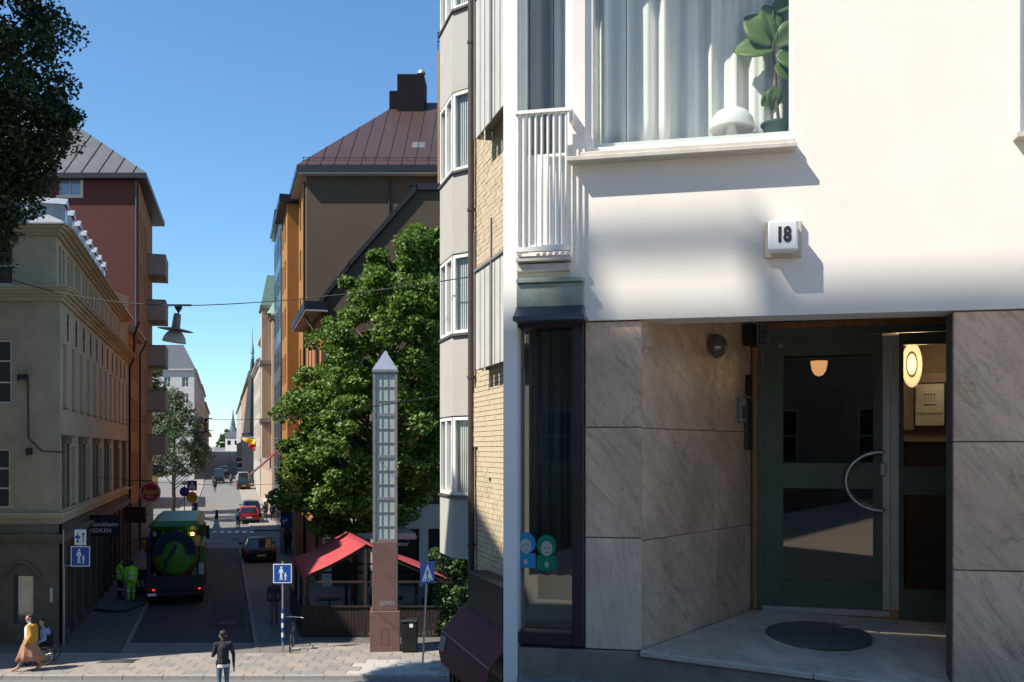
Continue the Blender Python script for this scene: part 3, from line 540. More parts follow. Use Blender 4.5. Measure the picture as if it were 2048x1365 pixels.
mb = MB(); fa.box(mb, 0, fa.L+.3, -.3, .85, za+.082, za+.5); wpart('eaves', mb, NAVY, an)
mb = MB(); mb.tube([fa.pt(fa.L-1.4,.1,0), fa.pt(fa.L-1.4,.1,za-.9), fa.pt(fa.L-1.4,.7,za)], .09, 8); wpart('downpipe', mb, M('grey_pipe',(.14,.12,.1),.5,.1), an, smooth=True)
mb = MB(); mb.box(A0[0]+.02, 6, Y-.32, Y-.004, 2.9, 4.1); wpart('shop_fascia', mb, WHT, an)
for i in range(6):
    mb = MB(); mb.box(A0[0]+.1+i*2.4, A0[0]+.55+i*2.4, Y-.3, Y-.006, 0, 2.9); wpart('column', mb, WHT, an)
for i in range(5):
    x0 = A0[0]+.57+i*2.4; mb = MB(); mb.box(x0, x0+1.91, Y-.2, Y-.01, .4, 2.88); w = wpart('shop_window', mb, BLACK, an)
    if i in (0, 1):
        text('Morgondagens', .3, WHITE, w, (x0+.95, Y-.204, 2.5), (R(90),0,0)); text('nyheter', .3, WHITE, w, (x0+.95, Y-.204, 2.15), (R(90),0,0))
mb = MB(); mb.prism([(A0[0]+.3,47.6),(5.8,47.6),(5.8,55.2),(SW(4.9,55.2)[0]+.3,55.2)], .1, 13); wpart('inner_core', mb, BLACK, an)

# ---------------------------------------------------------------- brick house with rendered oriel on the right
BRICK = M('yellow_brick', (.5,.41,.28), .85, .2, 5, bump=.3, bscale=60)
MORT = M('brick_mortar', (.12,.1,.08), .95, .2, 9)
RNDR = M('oriel_render', (.43,.41,.375), .9, .06, 2, bump=.35, bscale=80)
BRPIPE = M('brown_pipe', (.07,.05,.045), .45, .15)
br = thing('brick_house', (*SW(5.0,18.9),0), 'yellow brick house with off-white rendered oriel and brown downpipe at the near right', 'building')
fk = Fr(SW(5.0,19.0), SW(5.0,10.6))
mb = MB(); fk.box(mb, 0, fk.L, -.3, -.012, 0, 22); wall = wpart('wall', mb, MORT, br)
bl = MB().box(.004,.236,-.06,.0,.004,.092).mesh('brick', BRICK, bevel=.004)
cand = []
for j in range(180):
    for i in range(12):
        t = .02+i*.24-(.12 if j%2 else 0); z = 3.4+j*.096
        if t < 0: continue
        cand.append((abs(z-7.4)-t*.6, t, z))
cand.sort(); rest = MB()
for k,(s,t,z) in enumerate(cand):
    if k < 290:
        q = fk.pt(t, 0, z); o = link('brick', bl, wall, q, fk.ang); o.location = q+Vector((fk.n.x, fk.n.y, 0))*random.uniform(-.004,.004)
    else: fk.box(rest, t+.004, t+.236, -.05, random.uniform(-.004,.004), z+.004, z+.092)
o = wpart('brick_courses', rest, BRICK, wall); o['kind'] = 'stuff'
ORP = [SW(5.0,18.95), SW(4.67,19.3), SW(4.67,20.4), SW(5.0,20.8)]
def orr(mb, z0, z1, gr=0.0):
    c = Vector(SW(5.0,19.9)); q = [Vector(p) for p in ORP]; q = [c+(p-c)*(1+gr) for p in q]; q = [q[0], q[1], q[2], q[3], q[3]+Vector((1.2,0)), q[0]+Vector((.3,0))]
    return mb.prism([(p.x,p.y) for p in q][::-1], z0, z1)
for zs in (5.85, 9.13, 12.42, 15.7, 18.98):
    mb = MB(); orr(mb, zs-(1.64 if zs > 6 else 1.25), zs-.03); wpart('oriel_spandrel', mb, RNDR, br)
    mb = MB(); orr(mb, zs-.028, zs+.02, .1); wpart('oriel_sill', mb, M('dark_flashing',(.09,.08,.075),.5,.1), br)
    if zs > 17: continue
    mb = MB(); orr(mb, zs+.022, zs+1.615, -.25); wpart('oriel_core', mb, M('blind_white',(.5,.5,.48),.6,.1), br)
    for i,(p,q) in enumerate(zip(ORP, ORP[1:])):
        fr_ = Fr(q, p) if False else Fr(q, p); L = fr_.L; cols = 2 if i == 1 else 1; wv = (L-.04)/cols
        for k in range(cols): window(br, fr_, .02+k*wv, 0, zs+.03, round(wv-.01,2), 1.58, WHITE, gmat=glass_mat('clear_glass'), fw=.06, rec=.05, deep=.05)
    for p,q in zip(ORP[:2], ORP[1:3]):                       # white blinds and curtain strips behind the panes
        fr_ = Fr(q,p)
        for k in range(7):
            mb = MB(); fr_.box(mb, .08+k*(fr_.L-.16)/7, .08+(k+.55)*(fr_.L-.16)/7, -.13, -.1, zs+.08, zs+1.55); wpart('curtain_strip', mb, MATS['blind_white'], br)
mb = MB(); d0 = SW(4.9,18.72); mb.tube([(d0[0],d0[1],2),(d0[0],d0[1],21)], .065, 12)
for z in (4.9, 8.2, 11.5, 14.8): mb.lathe([(.08,z),(.08,z+.06)], 12, (d0[0],d0[1],0))
wpart('downpipe', mb, BRPIPE, br, smooth=True)
for zb, zt in ((8.45,10.3),(12.7,15.3)):                    # steel balconies with white slat panels
    b0, b1, pj = 1.5, 4.4, .3; mb = MB(); fk.box(mb, b0, b1, .004, pj, zb, zb+.14); bo = wpart('balcony', mb, M('balcony_concrete',(.3,.27,.24),.85,.15,3), br)
    n = 9
    for k in range(n):
        mb = MB(); t = b0+.02+k*(b1-b0)/n; fk.box(mb, t, t+(b1-b0)/n-.05, pj+.004, pj+.03, zb-.18, zt-.25); wpart('panel', mb, M('balcony_white',(.5,.49,.46),.6,.1), bo)
    for k in range(2):
        mb = MB(); t = .02+k*.15; fk.box(mb, b0-.03, b0-.004, t, t+.12, zb-.18, zt-.25); wpart('panel', mb, MATS['balcony_white'], bo)
    mb = MB(); fk.box(mb, b0-.05, b1+.05, pj+.005, pj+.06, zt-.24, zt-.19); fk.box(mb, b0-.05, b0, .004, pj, zt-.24, zt-.19)
    for t in (b0-.03, b0+1.1, b0+2.2): fk.box(mb, t, t+.04, pj+.032, pj+.06, zb-.2, zt+.5)
    wpart('railing', mb, GREYM, bo)
fb2 = thing('wall_signs', (*SW(4.9,17.6),4), 'dark fascia sign with pale letters above the wine red awning', 'sign')
mb = MB(); fk.box(mb, .5, 3.2, .03, .12, 3.75, 4.35); wpart('board', mb, M('grey_sign_board',(.06,.06,.065),.5,.1), fb2)
text('HRKLAD', .5, M('pale_letter',(.45,.45,.47),.5,.05), fb2, fk.pt(1.35,.125,4.05)-Vector(fb2.location), (R(90),0,fk.ang), sx=1.0)
# ---------------------------------------------------------------- house number 18: upper terrace, facade, doorway
TERR = 5.30
Yf = lambda x: 6.3/(1+.2126*(x-CX)/F)
Yd = lambda x: 8.08/(1+.30*(x-CX)/F)
fp2 = lambda x, fn: ((x-CX)/F*fn(x), fn(x))
F8 = Fr(fp2(1010,Yf), fp2(2300,Yf)); D8 = Fr(fp2(1505,Yd), fp2(2040,Yd))
def FT(x): q = Vector(fp2(x,Yf))-F8.A; return q.dot(F8.u)
def FZ(x,y): return H+(HZ-y)*Yf(x)/F
def DT(x): q = Vector(fp2(x,Yd))-D8.A; return q.dot(D8.u)
def DZ(x,y): return H+(HZ-y)*Yd(x)/F
ter = MB(); ter.prism([(.05,5.6),(.05,fp2(1044,Yf)[1]),fp2(2400,Yf),(16,3),(16,-20),(-2.5,-20),(-2.5,5.2),(-.6,5.2),(-.6,5.6)][::-1], -.1, TERR)
terrace = solo('upper_terrace', ter, M('pale_bounce_paving',(.66,.54,.4),.85,.12,3,bump=.2,bscale=80), kind='structure')  # paving paled and widened out of view to bounce sunlight into the doorway
WHITEW = M('white_render', (.80,.755,.685), .9, .035, 2.5, bump=.06, bscale=60, stain=.06)
WTRIM = M('white_trim', (.8,.79,.75), .6, .04, 6)
MARB = marble_mat('grey_brown_marble', (.74,.53,.37), (.47,.325,.22), (.17,.11,.07))
MARB2 = marble_mat('pale_marble', (.8,.62,.46), (.64,.48,.35), (.32,.24,.17), ang=8)
PLINTH = M('dirty_plinth', (.28,.23,.18), .8, .3, 4, bump=.3, stain=.5)
b18 = thing('house_eighteen', (.0,6.3,TERR), 'white rendered house number 18 with marble-clad doorway filling the right side', 'building')
ZL = FZ(1500,634)
wx0, wx1 = FT(1171), FT(1584); wz0, wz1 = FZ(1380,297), FZ(1380,-190)
lx0, lx1 = FT(1042), FT(1146); lz0 = FZ(1090,508)
rx0 = FT(2037); rz0 = FZ(2045,268)
mb = MB(); F8.wall(mb, FT(1038), F8.L, ZL, 15.5, [(wx0,wx1,wz0,wz1),(lx0,lx1,lz0,wz1),(rx0,rx0+1.2,rz0,wz1)], d=.16, n=.03); F8.box(mb, FT(1169), F8.L, -.25, .029, ZL+.001, ZL+.02)
wpart('rendered_wall', mb, WHITEW, b18)
mb = MB(); F8.box(mb, FT(1010), FT(1038)-.002, -.2, .05, 0, 15.5); wpart('gap_strip', mb, M('gap_strip_white',(.88,.865,.83),.85,.01,2), b18)  # added white strip standing for the gap between the two views
mb = MB(); F8.box(mb, FT(1038), F8.L, -.4, -.2, ZL+.3, wz0-.3); wpart('backing_wall', mb, WHITEW, b18)
# stone piers: each slab its own piece, joints recessed
zj = [FZ(1230,1300), FZ(1230,1076), FZ(1230,855), ZL-.004]
p0, p1 = FT(1170), FT(1283)
mb = MB(); F8.box(mb, p0+.01, p1-.005, -.3, -.02, TERR, ZL-.01); pier = wpart('left_pier', mb, JOINT, b18)
for a,b in zip(zj, zj[1:]):
    mb = MB(); F8.box(mb, p0+.002, p1, -.03, .008+random.uniform(-.002,.002), a+.003, b-.003); wpart('stone_slab', mb, MARB2 if a == zj[0] else MARB, pier, bevel=.004)
zr = [TERR+.02, FZ(1975,1142), FZ(1975,884), ZL-.004]; q0, q1 = FT(1906), F8.L
mb = MB(); F8.box(mb, q0+.01, q1, -.22, -.02, TERR, ZL-.01); pier2 = wpart('right_pier', mb, JOINT, b18)
for a,b in zip(zr, zr[1:]):
    for c,e in ((q0, q0+1.0),(q0+1.004,q1)):
        mb = MB(); F8.box(mb, c, e-.003, -.03, .008, a+.003, b-.003); wpart('stone_slab', mb, MARB, pier2, bevel=.004)
A_, B_ = F8.pt(p1,0,0), D8.pt(0,0,0); S8 = Fr((A_.x,A_.y),(B_.x,B_.y)); sp = S8.L*.62
mb = MB(); S8.box(mb, .0, S8.L+.05, -.25, -.02, TERR, 7.95); rev = wpart('splayed_reveal', mb, JOINT, b18)
zs = [5.42, FZ(1283,1082), FZ(1283,857), 7.8]
for a,b in zip(zs, zs[1:]):
    for c,e in ((.006,sp),(sp,S8.L)):
        mb = MB(); S8.box(mb, c+.002, e-.002, -.03, .004, a+.002, b-.002); wpart('stone_slab', mb, MARB, rev, bevel=.003)
mb = MB(); r0 = F8.pt(q0+.02,-.2,0); mb.hexa([(r0.x,r0.y,TERR),(r0.x+.2,r0.y,TERR),(r0.x+1.35,r0.y+1.7,TERR),(r0.x+1.15,r0.y+1.7,TERR),(r0.x,r0.y,7.9),(r0.x+.2,r0.y,7.9),(r0.x+1.35,r0.y+1.7,7.9),(r0.x+1.15,r0.y+1.7,7.9)]); wpart('right_reveal', mb, MARB, b18)
mb = MB(); c0, c1, c2, c3 = F8.pt(p1-.2,-.24,7.84), F8.pt(q0+.3,-.24,7.84), D8.pt(D8.L+.3,.0,7.84), D8.pt(-.3,.0,7.84); mb.hexa([c0,c1,c2,c3]+[c+Vector((0,0,.15)) for c in (c0,c1,c2,c3)]); wpart('recess_ceiling', mb, WHITEW, b18)
# marble threshold floor (worn, slightly falling to the street)
FLOORM = marble_mat('worn_white_marble', (.7,.6,.49), (.46,.38,.3), (.28,.24,.2), .35, 70)
fl = [F8.pt(p1-.01,.06,FZ(1283,1298)), F8.pt(q0+.02,.06,FZ(1905,1380)), D8.pt(D8.L,.05,5.5), D8.pt(0,.05,5.545)]
mid0, mid1 = fl[0].lerp(fl[1],.56), fl[3].lerp(fl[2],.56)
for k,(a,b,c,e) in enumerate(((fl[0],mid0,mid1,fl[3]),(mid0,fl[1],fl[2],mid1))):
    g = (b-a).normalized()*.002; mb = MB(); mb.hexa([a+g-Vector((0,0,.04)), b-g-Vector((0,0,.04)), c-g-Vector((0,0,.04)), e+g-Vector((0,0,.04)), a+g, b-g, c-g, e+g]); wpart('threshold_slab', mb, FLOORM, b18, bevel=.006)
mb = MB(); a, b, c, e = fl[0], fl[1], fl[2], fl[3]; dz = Vector((0,0,.045)); bi = Vector((0,0.03,0)); mb.hexa([Vector((a.x,a.y+.03,TERR-.05)), Vector((b.x,b.y+.03,TERR-.05)), Vector((c.x,c.y,TERR-.05)), Vector((e.x,e.y,TERR-.05)), a+bi-dz, b+bi-dz, c-dz, e-dz]); wpart('threshold_base', mb, PLINTH, b18)
mb = MB(); F8.box(mb, FT(1038), p1-.012, -.2, .03, TERR-.02, zj[0]-.004); wpart('plinth', mb, PLINTH, b18, bevel=.006)
# shop window at the left
WINE = M('wine_frame', (.035,.02,.024), .4, .3, 8, bump=.1)
s0, s1 = FT(1040), FT(1169); sz0, sz1 = FZ(1100,1288), FZ(1100,642)
mb = MB(); F8.box(mb, FT(1146), s1, -.1, .05, sz0, sz1); F8.box(mb, s0, FT(1146)-.001, -.1, .04, sz0, sz0+.08); F8.box(mb, s0, FT(1146)-.001, -.1, .045, sz1-.05, sz1); shw = wpart('shop_window', mb, WINE, b18, bevel=.004)
mb = MB(); F8.box(mb, s0, FT(1146)-.002, -.06, -.05, sz0+.081, sz1-.051); wpart('pane', mb, glass_mat('shop_glass', (.75,.78,.77), 1.3), shw)
mb = MB(); F8.box(mb, s0-.1, s1+.3, -1.25, -1.2, sz0-.1, sz1+.2); F8.box(mb, s0-.1, s1+.3, -1.2, -.3, sz0-.1, sz0+.1); wpart('shop_room', mb, M('dim_room',(.09,.08,.07),.9,.2,2), b18)
cur = MB(); n = 40; t0, t1 = FT(1044), FT(1144); rows = []
for z_ in (sz0+.42, sz1):
    rows.append([F8.pt(t0+(t1-t0)*i/n, -.26+.035*math.sin(i*.55)+.015*math.sin(i*1.3), z_) for i in range(n+1)])
cur.loft(rows, cap=False, closed=False); sc_ = solo('shop_curtain', cur, M('grey_sheer',(.2,.2,.19),.9,.1,3), 'thin grey sheer curtain hanging behind the dark shop window', 'curtain', smooth=True)
md = sc_.modifiers.new('thick','SOLIDIFY'); md.thickness = .003
def sticker(cx, cy, colr, name, label):
    t, z = FT(cx), FZ(cx,cy); s = Yf(cx)/F; o = thing(name, F8.pt(t,-.048,z), label, 'sticker', rz=F8.ang)
    def disc(rx, rz_, oz, y, n=20): mb = MB(); rr = [(rx*math.cos(2*math.pi*i/n), rz_*math.sin(2*math.pi*i/n)+oz) for i in range(n)]; mb.add([(x,y,z2) for x,z2 in rr]+[(x,y+.001,z2) for x,z2 in rr], [tuple(range(n)), tuple(range(2*n-1,n-1,-1))]+[(i,(i+1)%n,n+(i+1)%n,n+i) for i in range(n)]); return mb
    m_ = M('sticker_'+name, colr, .6, .05); pale = M('sticker_pale', (.45,.42,.38), .6, .05)
    part('head', disc(20*s,22*s,0,-.002), m_, o); part('face', disc(12*s,15*s,-6*s,-.0045), pale, o)
    mb = MB(); mb.box(-20*s,20*s,-.002,-.001,-50*s,-20*s); part('torso', mb, m_, o); part('emblem', disc(4*s,6*s,-38*s,-.0045), pale, o)
    for dx in (-4.5,4.5): q = disc(1.6*s,1.8*s,-4*s,-.006,10); q.v = [(x+dx*s,y,z) for x,y,z in q.v]; part('eye', q, m_, o)
    mb = MB(); mb.box(-5*s,5*s,-.0065,-.006,-15*s,-13.5*s); part('smile', mb, m_, o)
sticker(1091, 1093, (.0,.2,.11), 'green_figure_sticker', 'green round-haired figure sticker low on the dark shop window')
sticker(1049, 1088, (.02,.25,.45), 'blue_figure_sticker', 'blue figure sticker at the left edge of the dark shop window')
COPG = M('verdigris_copper', (.34,.42,.38), .6, .2, 5, rgb2=(.2,.22,.17), bump=.1); LEADF = M('lead_flashing', (.09,.1,.13), .4, .25, 4, metal=.5)
mb = MB(); F8.box(mb, FT(1038)+.004, FT(1170), .032, .1, FZ(1100,618), FZ(1100,572)); F8.box(mb, FT(1038)+.004, FT(1170)+.003, .032, .12, FZ(1100,571), FZ(1100,562)); wpart('copper_fascia', mb, COPG, b18, bevel=.004)
mb = MB(); u0, u1 = FT(1038)+.004, FT(1171); za, zb = FZ(1100,617), FZ(1100,640); mb.hexa([F8.pt(u0,.2,zb), F8.pt(u1,.2,zb), F8.pt(u1,.034,zb), F8.pt(u0,.034,zb), F8.pt(u0,.1,za), F8.pt(u1,.1,za), F8.pt(u1,.034,za), F8.pt(u0,.034,za)]); F8.box(mb, u0, u1+.02, .036, .22, zb-.03, zb-.002); wpart('lead_flashing', mb, LEADF, b18)
# the big window, its sill and what stands behind it
CLEAR = glass_mat('clear_glass')
mb = MB(); fw = .05
F8.box(mb, wx0, wx0+fw, -.1, .0, wz0, wz1); F8.box(mb, wx1-.012, wx1, -.1, .0, wz0, wz1); F8.box(mb, wx0+fw, wx1-.012, -.1, .0, wz0, wz0+.045); F8.box(mb, wx0+fw, wx1-.012, -.1, .0, wz1-.05, wz1)
bw = wpart('picture_window', mb, WTRIM, b18, bevel=.004)
mb = MB(); F8.box(mb, wx0+fw, wx1-.012, -.062, -.055, wz0+.045, wz1-.05); wpart('pane', mb, CLEAR, bw)
mb = MB(); F8.box(mb, wx0-.1, wx1+.02, .031, .14, wz0-.075, wz0-.045); F8.box(mb, wx0-.02, wx1+.01, -.05, .09, wz0-.044, wz0-.006); wpart('sill', mb, M('chalky_sill',(.55,.51,.45),.8,.12,8,bump=.15), bw, bevel=.004)
mb = MB(); F8.box(mb, wx0-.05, wx1+.05, -.5, -.101, wz0-.02, wz0+.1); wpart('inner_sill', mb, WTRIM, bw)
mb = MB(); F8.box(mb, FT(1020), F8.L, -2.6, -2.55, wz0-.9, wz1+.2); F8.box(mb, FT(1030), F8.L, -2.55, -.2, wz1+.02, wz1+.1); F8.box(mb, FT(1020), F8.L, -2.55, -.51, wz0-.9, wz0-.8); F8.box(mb, FT(1024), FT(1032), -2.55, -.21, wz0-.8, wz1); F8.box(mb, F8.L-.05, F8.L, -2.55, -.21, wz0-.8, wz1); wpart('room', mb, M('room_wall',(.3,.29,.27),.9,.1,1), b18)
CURT = M('white_curtain', (.86,.84,.8), .9, .03, 6)
def curtain(xa, xb, za_, zb_, nn, label, mat=CURT, seed=1, amp=.045):
    rnd = random.Random(seed); t0, t1 = FT(xa), FT(xb); n = max(24, int((t1-t0)*130)); ph = [rnd.uniform(0,6.28) for _ in range(4)]; mb = MB(); rows = []
    for k in range(9):
        z = za_+(zb_-za_)*k/8; row = []
        for i in range(n+1):
            t = t0+(t1-t0)*i/n; d = amp*(math.sin(t*42+ph[0]+.5*math.sin(t*9+ph[3])) +.45*math.sin(t*71+ph[1])+.3*math.sin(t*17+ph[2]+k*.12)); row.append(F8.pt(t, nn+d, z))
        rows.append(row)
    mb.loft(rows, cap=False, closed=False); o = solo('curtain', mb, mat, label, 'curtain', 'curtains behind the upper windows', smooth=True)
    md = o.modifiers.new('thick','SOLIDIFY'); md.thickness = .003
curtain(1176, 1246, wz0+.1, wz1, -.24, 'narrow white curtain at the left edge of the big upper window', seed=2)
curtain(1247, 1338, wz0+.1, wz1, -.25, 'white curtain panel left of centre in the big upper window', seed=3)
curtain(1334, 1600, wz0+.1, wz1, -.41, 'wide white pleated curtain behind the mushroom lamp', seed=4, amp=.035)
curtain(1096, 1150, lz0, wz1, -.22, 'white curtain behind the white balcony railing', seed=6)
curtain(1046, 1097, lz0, wz1, -.24, 'greyish taupe curtain left behind the white balcony railing', mat=M('taupe_curtain',(.4,.37,.33),.9,.06,5), seed=8)
# mushroom lamp
s = 6.25/F; base = P(1464, 268, 6.28); base.z = wz0+.101
lp = thing('mushroom_lamp', base, 'white mushroom table lamp on the window sill', 'lamp')
mb = MB(); mb.lathe([(.0,.235),(.05,.232),(.1,.205),(.135,.16),(.15,.1),(.148,.093),(.13,.1),(.06,.12),(.0,.125)], 32); part('shade', mb, WTRIM, lp, smooth=True)
mb = MB(); mb.lathe([(.0,0),(.055,0),(.05,.02),(.03,.09),(.022,.122),(.0,.122)], 24); part('stem', mb, WTRIM, lp, smooth=True)
# fiddle-leaf plant
pb = P(1556, 262, 6.22); pb.z = wz0+.101; pt_ = thing('fiddle_leaf_plant', pb, 'green fiddle-leaf plant in a dark green pot at the window edge', 'plant')
POTG = M('green_pot', (.06,.1,.075), .5, .1); BARK = M('thin_bark', (.16,.1,.06), .9, .2, 20)
mb = MB(); mb.lathe([(.0,0),(.075,0),(.095,.085),(.112,.1),(.112,.11),(.098,.11),(.09,.09),(.0,.085)], 28); part('pot', mb, POTG, pt_, smooth=True)
mb = MB(); mb.tube([(0.01,0,.08),(-.01,0,.25),(-.015,.01,.42),(-.03,0,.6),(-.03,0,.9)], [.012,.011,.01,.008,.006], 8); part('stem', mb, BARK, pt_, smooth=True)
LEAFM = leaf_mat('broad_leaf', (.14,.25,.06), (.28,.38,.1), .5)
def leaf(L, W): 
    mb = MB(); n = 10; rows = []
    for i in range(n+1):
        u = i/n; w = W*(math.sin(math.pi*min(1,u*1.0)**.75)**.8)*(.55+.6*u) if 0 < u < 1 else .002
        rows.append([(u*L, v*w, -.25*L*u*u+abs(v)*w*.25) for v in (-1,-.5,0,.5,1)])
    return mb.loft(rows, cap=False, closed=False).mesh('leaf', LEAFM, smooth=True)
LM = leaf(.25,.105)
fn3, fu3 = Vector((F8.n.x,F8.n.y,0)), Vector((F8.u.x,F8.u.y,0))
for (z,phi,tl_,sc) in ((.6,172,.25,1.05),(.62,130,-.2,1.15),(.66,100,.3,1.0),(.62,35,.4,1.0),(.56,-15,-.4,1.05),(.5,-40,.3,.8),(.36,-95,.2,.62),(.33,-130,.5,.5),(.84,40,.4,1)):
    xd = (fu3*math.cos(R(phi))+Vector((0,0,1))*math.sin(R(phi))+fn3*.15).normalized(); zd = (fn3+Vector((0,0,.35))+fu3*tl_).normalized(); yd = zd.cross(xd).normalized(); zd = xd.cross(yd)
    o = link('leaf', LM, pt_, (-.02,0,z)); o.rotation_euler = Matrix((xd,yd,zd)).transposed().to_euler(); o.scale = (sc,sc,sc); md = o.modifiers.new('thick','SOLIDIFY'); md.thickness = .002
# french window with white railing
mb = MB(); F8.box(mb, lx0, lx0+.03, -.1, 0, lz0, wz1); F8.box(mb, lx1-.05, lx1, -.1, .0, lz0, wz1); F8.box(mb, lx0+.03, lx1-.05, -.1, 0, lz0, lz0+.06); F8.box(mb, lx0+.03, lx1-.05, -.09, -.03, FZ(1090,505), FZ(1090,306)); fw_ = wpart('french_window', mb, WTRIM, b18, bevel=.003)
mb = MB(); F8.box(mb, lx0+.03, lx1-.05, -.062, -.055, FZ(1090,306)+.001, wz1-.02); wpart('pane', mb, CLEAR, fw_)
mb = MB(); F8.box(mb, FT(1038), lx1, -.02, .12, lz0-.07, lz0-.035); F8.box(mb, FT(1038), lx1-.01, .0, .09, lz0-.13, lz0-.08); wpart('sill', mb, MATS['chalky_sill'], fw_, bevel=.004)
mb = MB(); ry0, ry1 = lz0-.0, FZ(1090,240); F8.box(mb, FT(1038)+.003, lx1+.01, .1, .14, ry1, ry1+.022); F8.box(mb, FT(1038)+.003, lx1-.005, .1, .14, ry0-.01, ry0+.02); F8.box(mb, lx1-.01, lx1+.015, .031, .1, ry1-.06, ry1+.02); rl = wpart('railing', mb, WTRIM, b18)
for i in range(9):
    t = FT(1043)+i*(FT(1138)-FT(1043))/8; mb = MB(); mb.tube([F8.pt(t,.12,ry0), F8.pt(t,.12,ry1-.001)], .0085, 8); wpart('bar', mb, WTRIM, rl, smooth=True)
# window at the right edge
mb = MB(); F8.box(mb, rx0, rx0+.06, -.1, .0, rz0, wz1); F8.box(mb, rx0+.06, rx0+1.2, -.1, 0, rz0, rz0+.05); w2 = wpart('side_window', mb, WTRIM, b18)
mb = MB(); F8.box(mb, rx0+.06, rx0+1.2, -.062, -.055, rz0+.05, wz1); wpart('pane', mb, CLEAR, w2)
mb = MB(); F8.box(mb, rx0-.04, rx0+1.25, .031, .12, rz0-.05, rz0-.02); wpart('sill', mb, MATS['chalky_sill'], w2)
# number lamp
nz0, nz1 = FZ(1562,512), FZ(1562,452); nt0, nt1 = FT(1533), FT(1592)
ns = thing('number_lamp', F8.pt(nt0,.03,nz0), 'illuminable white house number box reading 18 on the rendered wall', 'number sign', rz=F8.ang)
w_, h_ = nt1-nt0, nz1-nz0
mb = MB(); mb.box(-.012,w_+.03,-.035,-.002,-.022,h_+.012); part('back_plate', mb, M('cream_plate',(.5,.45,.36),.6,.1), ns, bevel=.004)
mb = MB(); mb.hexa([(.0,-.13,.0),(w_,-.13,.0),(w_-.01,-.036,.0),(.01,-.036,.0),(.0,-.13,h_),(w_,-.13,h_),(w_-.01,-.036,h_),(.01,-.036,h_)]); part('opal_box', mb, M('opal_white',(.8,.82,.84),.3,.02), ns, bevel=.012)
text('18', h_*.66, M('number_ink',(.03,.03,.03),.6,.05), ns, (w_*.52,-.1315,h_*.5), (R(90),0,0), sx=.72, bold=.006)
# doors
DGRN = M('dark_green_paint', (.075,.098,.058), .45, .2, 5, bump=.06); OAK = M('oiled_oak', (.4,.17,.05), .45, .3, 8, rgb2=(.16,.065,.025), stretch=(6,6,.8))
db0, db1 = DZ(1650,1226), DZ(1650,662)
dr = thing('entrance_doors', D8.pt(0,0,db0), 'dark green double entrance doors with glass panes and steel edge strips', 'door')
def leafdoor(name, x0, x1, za, zb, panes, split):
    t0, t1 = x0, x1; mb = MB(); ops = panes; D8.wall(mb, t0, t1, za, zb, ops, d=.05, n=.03); mb2 = MB()
    o = wpart(name, mb, DGRN, dr)
    for a,b,c,e in ops:
        m = MB()
        for aa,bb,cc,ee in ((a,a+.02,c,e),(b-.02,b,c,e),(a+.02,b-.02,c,c+.02),(a+.02,b-.02,e-.02,e)): D8.box(m, aa, bb, -.02, .018, cc, ee)
        f_ = wpart('glazing_bead', m, DGRN, o); m = MB(); D8.box(m, a+.021, b-.021, -.006, .0, c+.021, e-.021); wpart('pane', m, glass_mat('door_glass',(.62,.62,.6),1.2), o)
    return o
l0, l1 = DT(1526), DT(1764)
leafdoor('door_leaf', l0, l1, db0+.045, db1-.04, [(DT(1561),DT(1752),DZ(1650,1166),DZ(1650,972)),(DT(1561),DT(1752),DZ(1650,932),DZ(1650,706))], 0)
r0_, r1_ = DT(1797), DT(2035)
leafdoor('door_leaf', r0_, r1_, db0-.02, db1-.04, [(DT(1801),DT(2000),DZ(1850,1185),DZ(1850,985)),(DT(1801),DT(2000),DZ(1850,940),DZ(1850,684))], 0)
for xa,xb in ((1764.5,1779.5),(1780.5,1796.5)):
    mb = MB(); D8.box(mb, DT(xa), DT(xb), -.01, .042, db0+.05, db1-.06); e_ = wpart('edge_strip', mb, M('worn_steel',(.42,.37,.32),.45,.12,10,metal=.55), dr)
    for k in range(7): mb = MB(); c = D8.pt(DT((xa+xb)/2),.042,db0+.1+k*.33); mb.lathe([(.006,0),(.005,-.003),(.0,-.004)], 8, (0,0,0), 'y'); o = part('screw', mb, GALV, e_); o.location = c; o.rotation_euler = (0,0,D8.ang)
mb = MB(); D8.box(mb, l0, DT(1778), -.02, .05, db0-.002, db0+.042); wpart('kick_plate', mb, MATS['worn_steel'], dr)
mb = MB(); D8.box(mb, DT(1516), l0-.002, -.05, .04, db0-.03, db1); D8.box(mb, l0-.001, r1_, -.05, .04, db1-.038, db1+.02); wpart('door_frame', mb, DGRN, dr)
mb = MB(); D8.box(mb, DT(1505), DT(1516)-.001, -.05, .07, db0-.02, db1+.06); D8.box(mb, DT(1516), r1_, -.05, .06, db1+.021, db1+.07); wpart('oak_architrave', mb, OAK, dr, bevel=.004)
mb = MB(); D8.box(mb, DT(1516), r1_, -.05, .05, db1+.072, db1+.2); wpart('head_board', mb, BLACK, dr)
hc = (DZ(1730,962)); hr_ = DZ(1730,905)-DZ(1730,1020)
def arc(n0, cx_, rx):
    pts = []
    for i in range(25):
        a = R(90+180*i/24); pts.append(D8.pt(DT(1760)+math.cos(a)*rx, n0, hc+math.sin(a)*hr_/2))
    return [D8.pt(DT(1760)+.02,.045,hc+hr_/2)]+pts+[D8.pt(DT(1760)+.02,.045,hc-hr_/2)]
mb = MB(); mb.tube(arc(.10,0,.25), .0155, 10); wpart('pull_handle', mb, STEEL, dr, smooth=True)
mb = MB(); mb.tube([p-Vector((D8.n.x,D8.n.y,0))*.2 for p in arc(.10,0,.22)], .013, 8); wpart('inner_handle', mb, STEEL, dr, smooth=True)
mb = MB(); D8.box(mb, DT(1758), DT(1771), .043, .075, DZ(1765,952), DZ(1765,926)); wpart('lock_cylinder', mb, GALV, dr, bevel=.008)
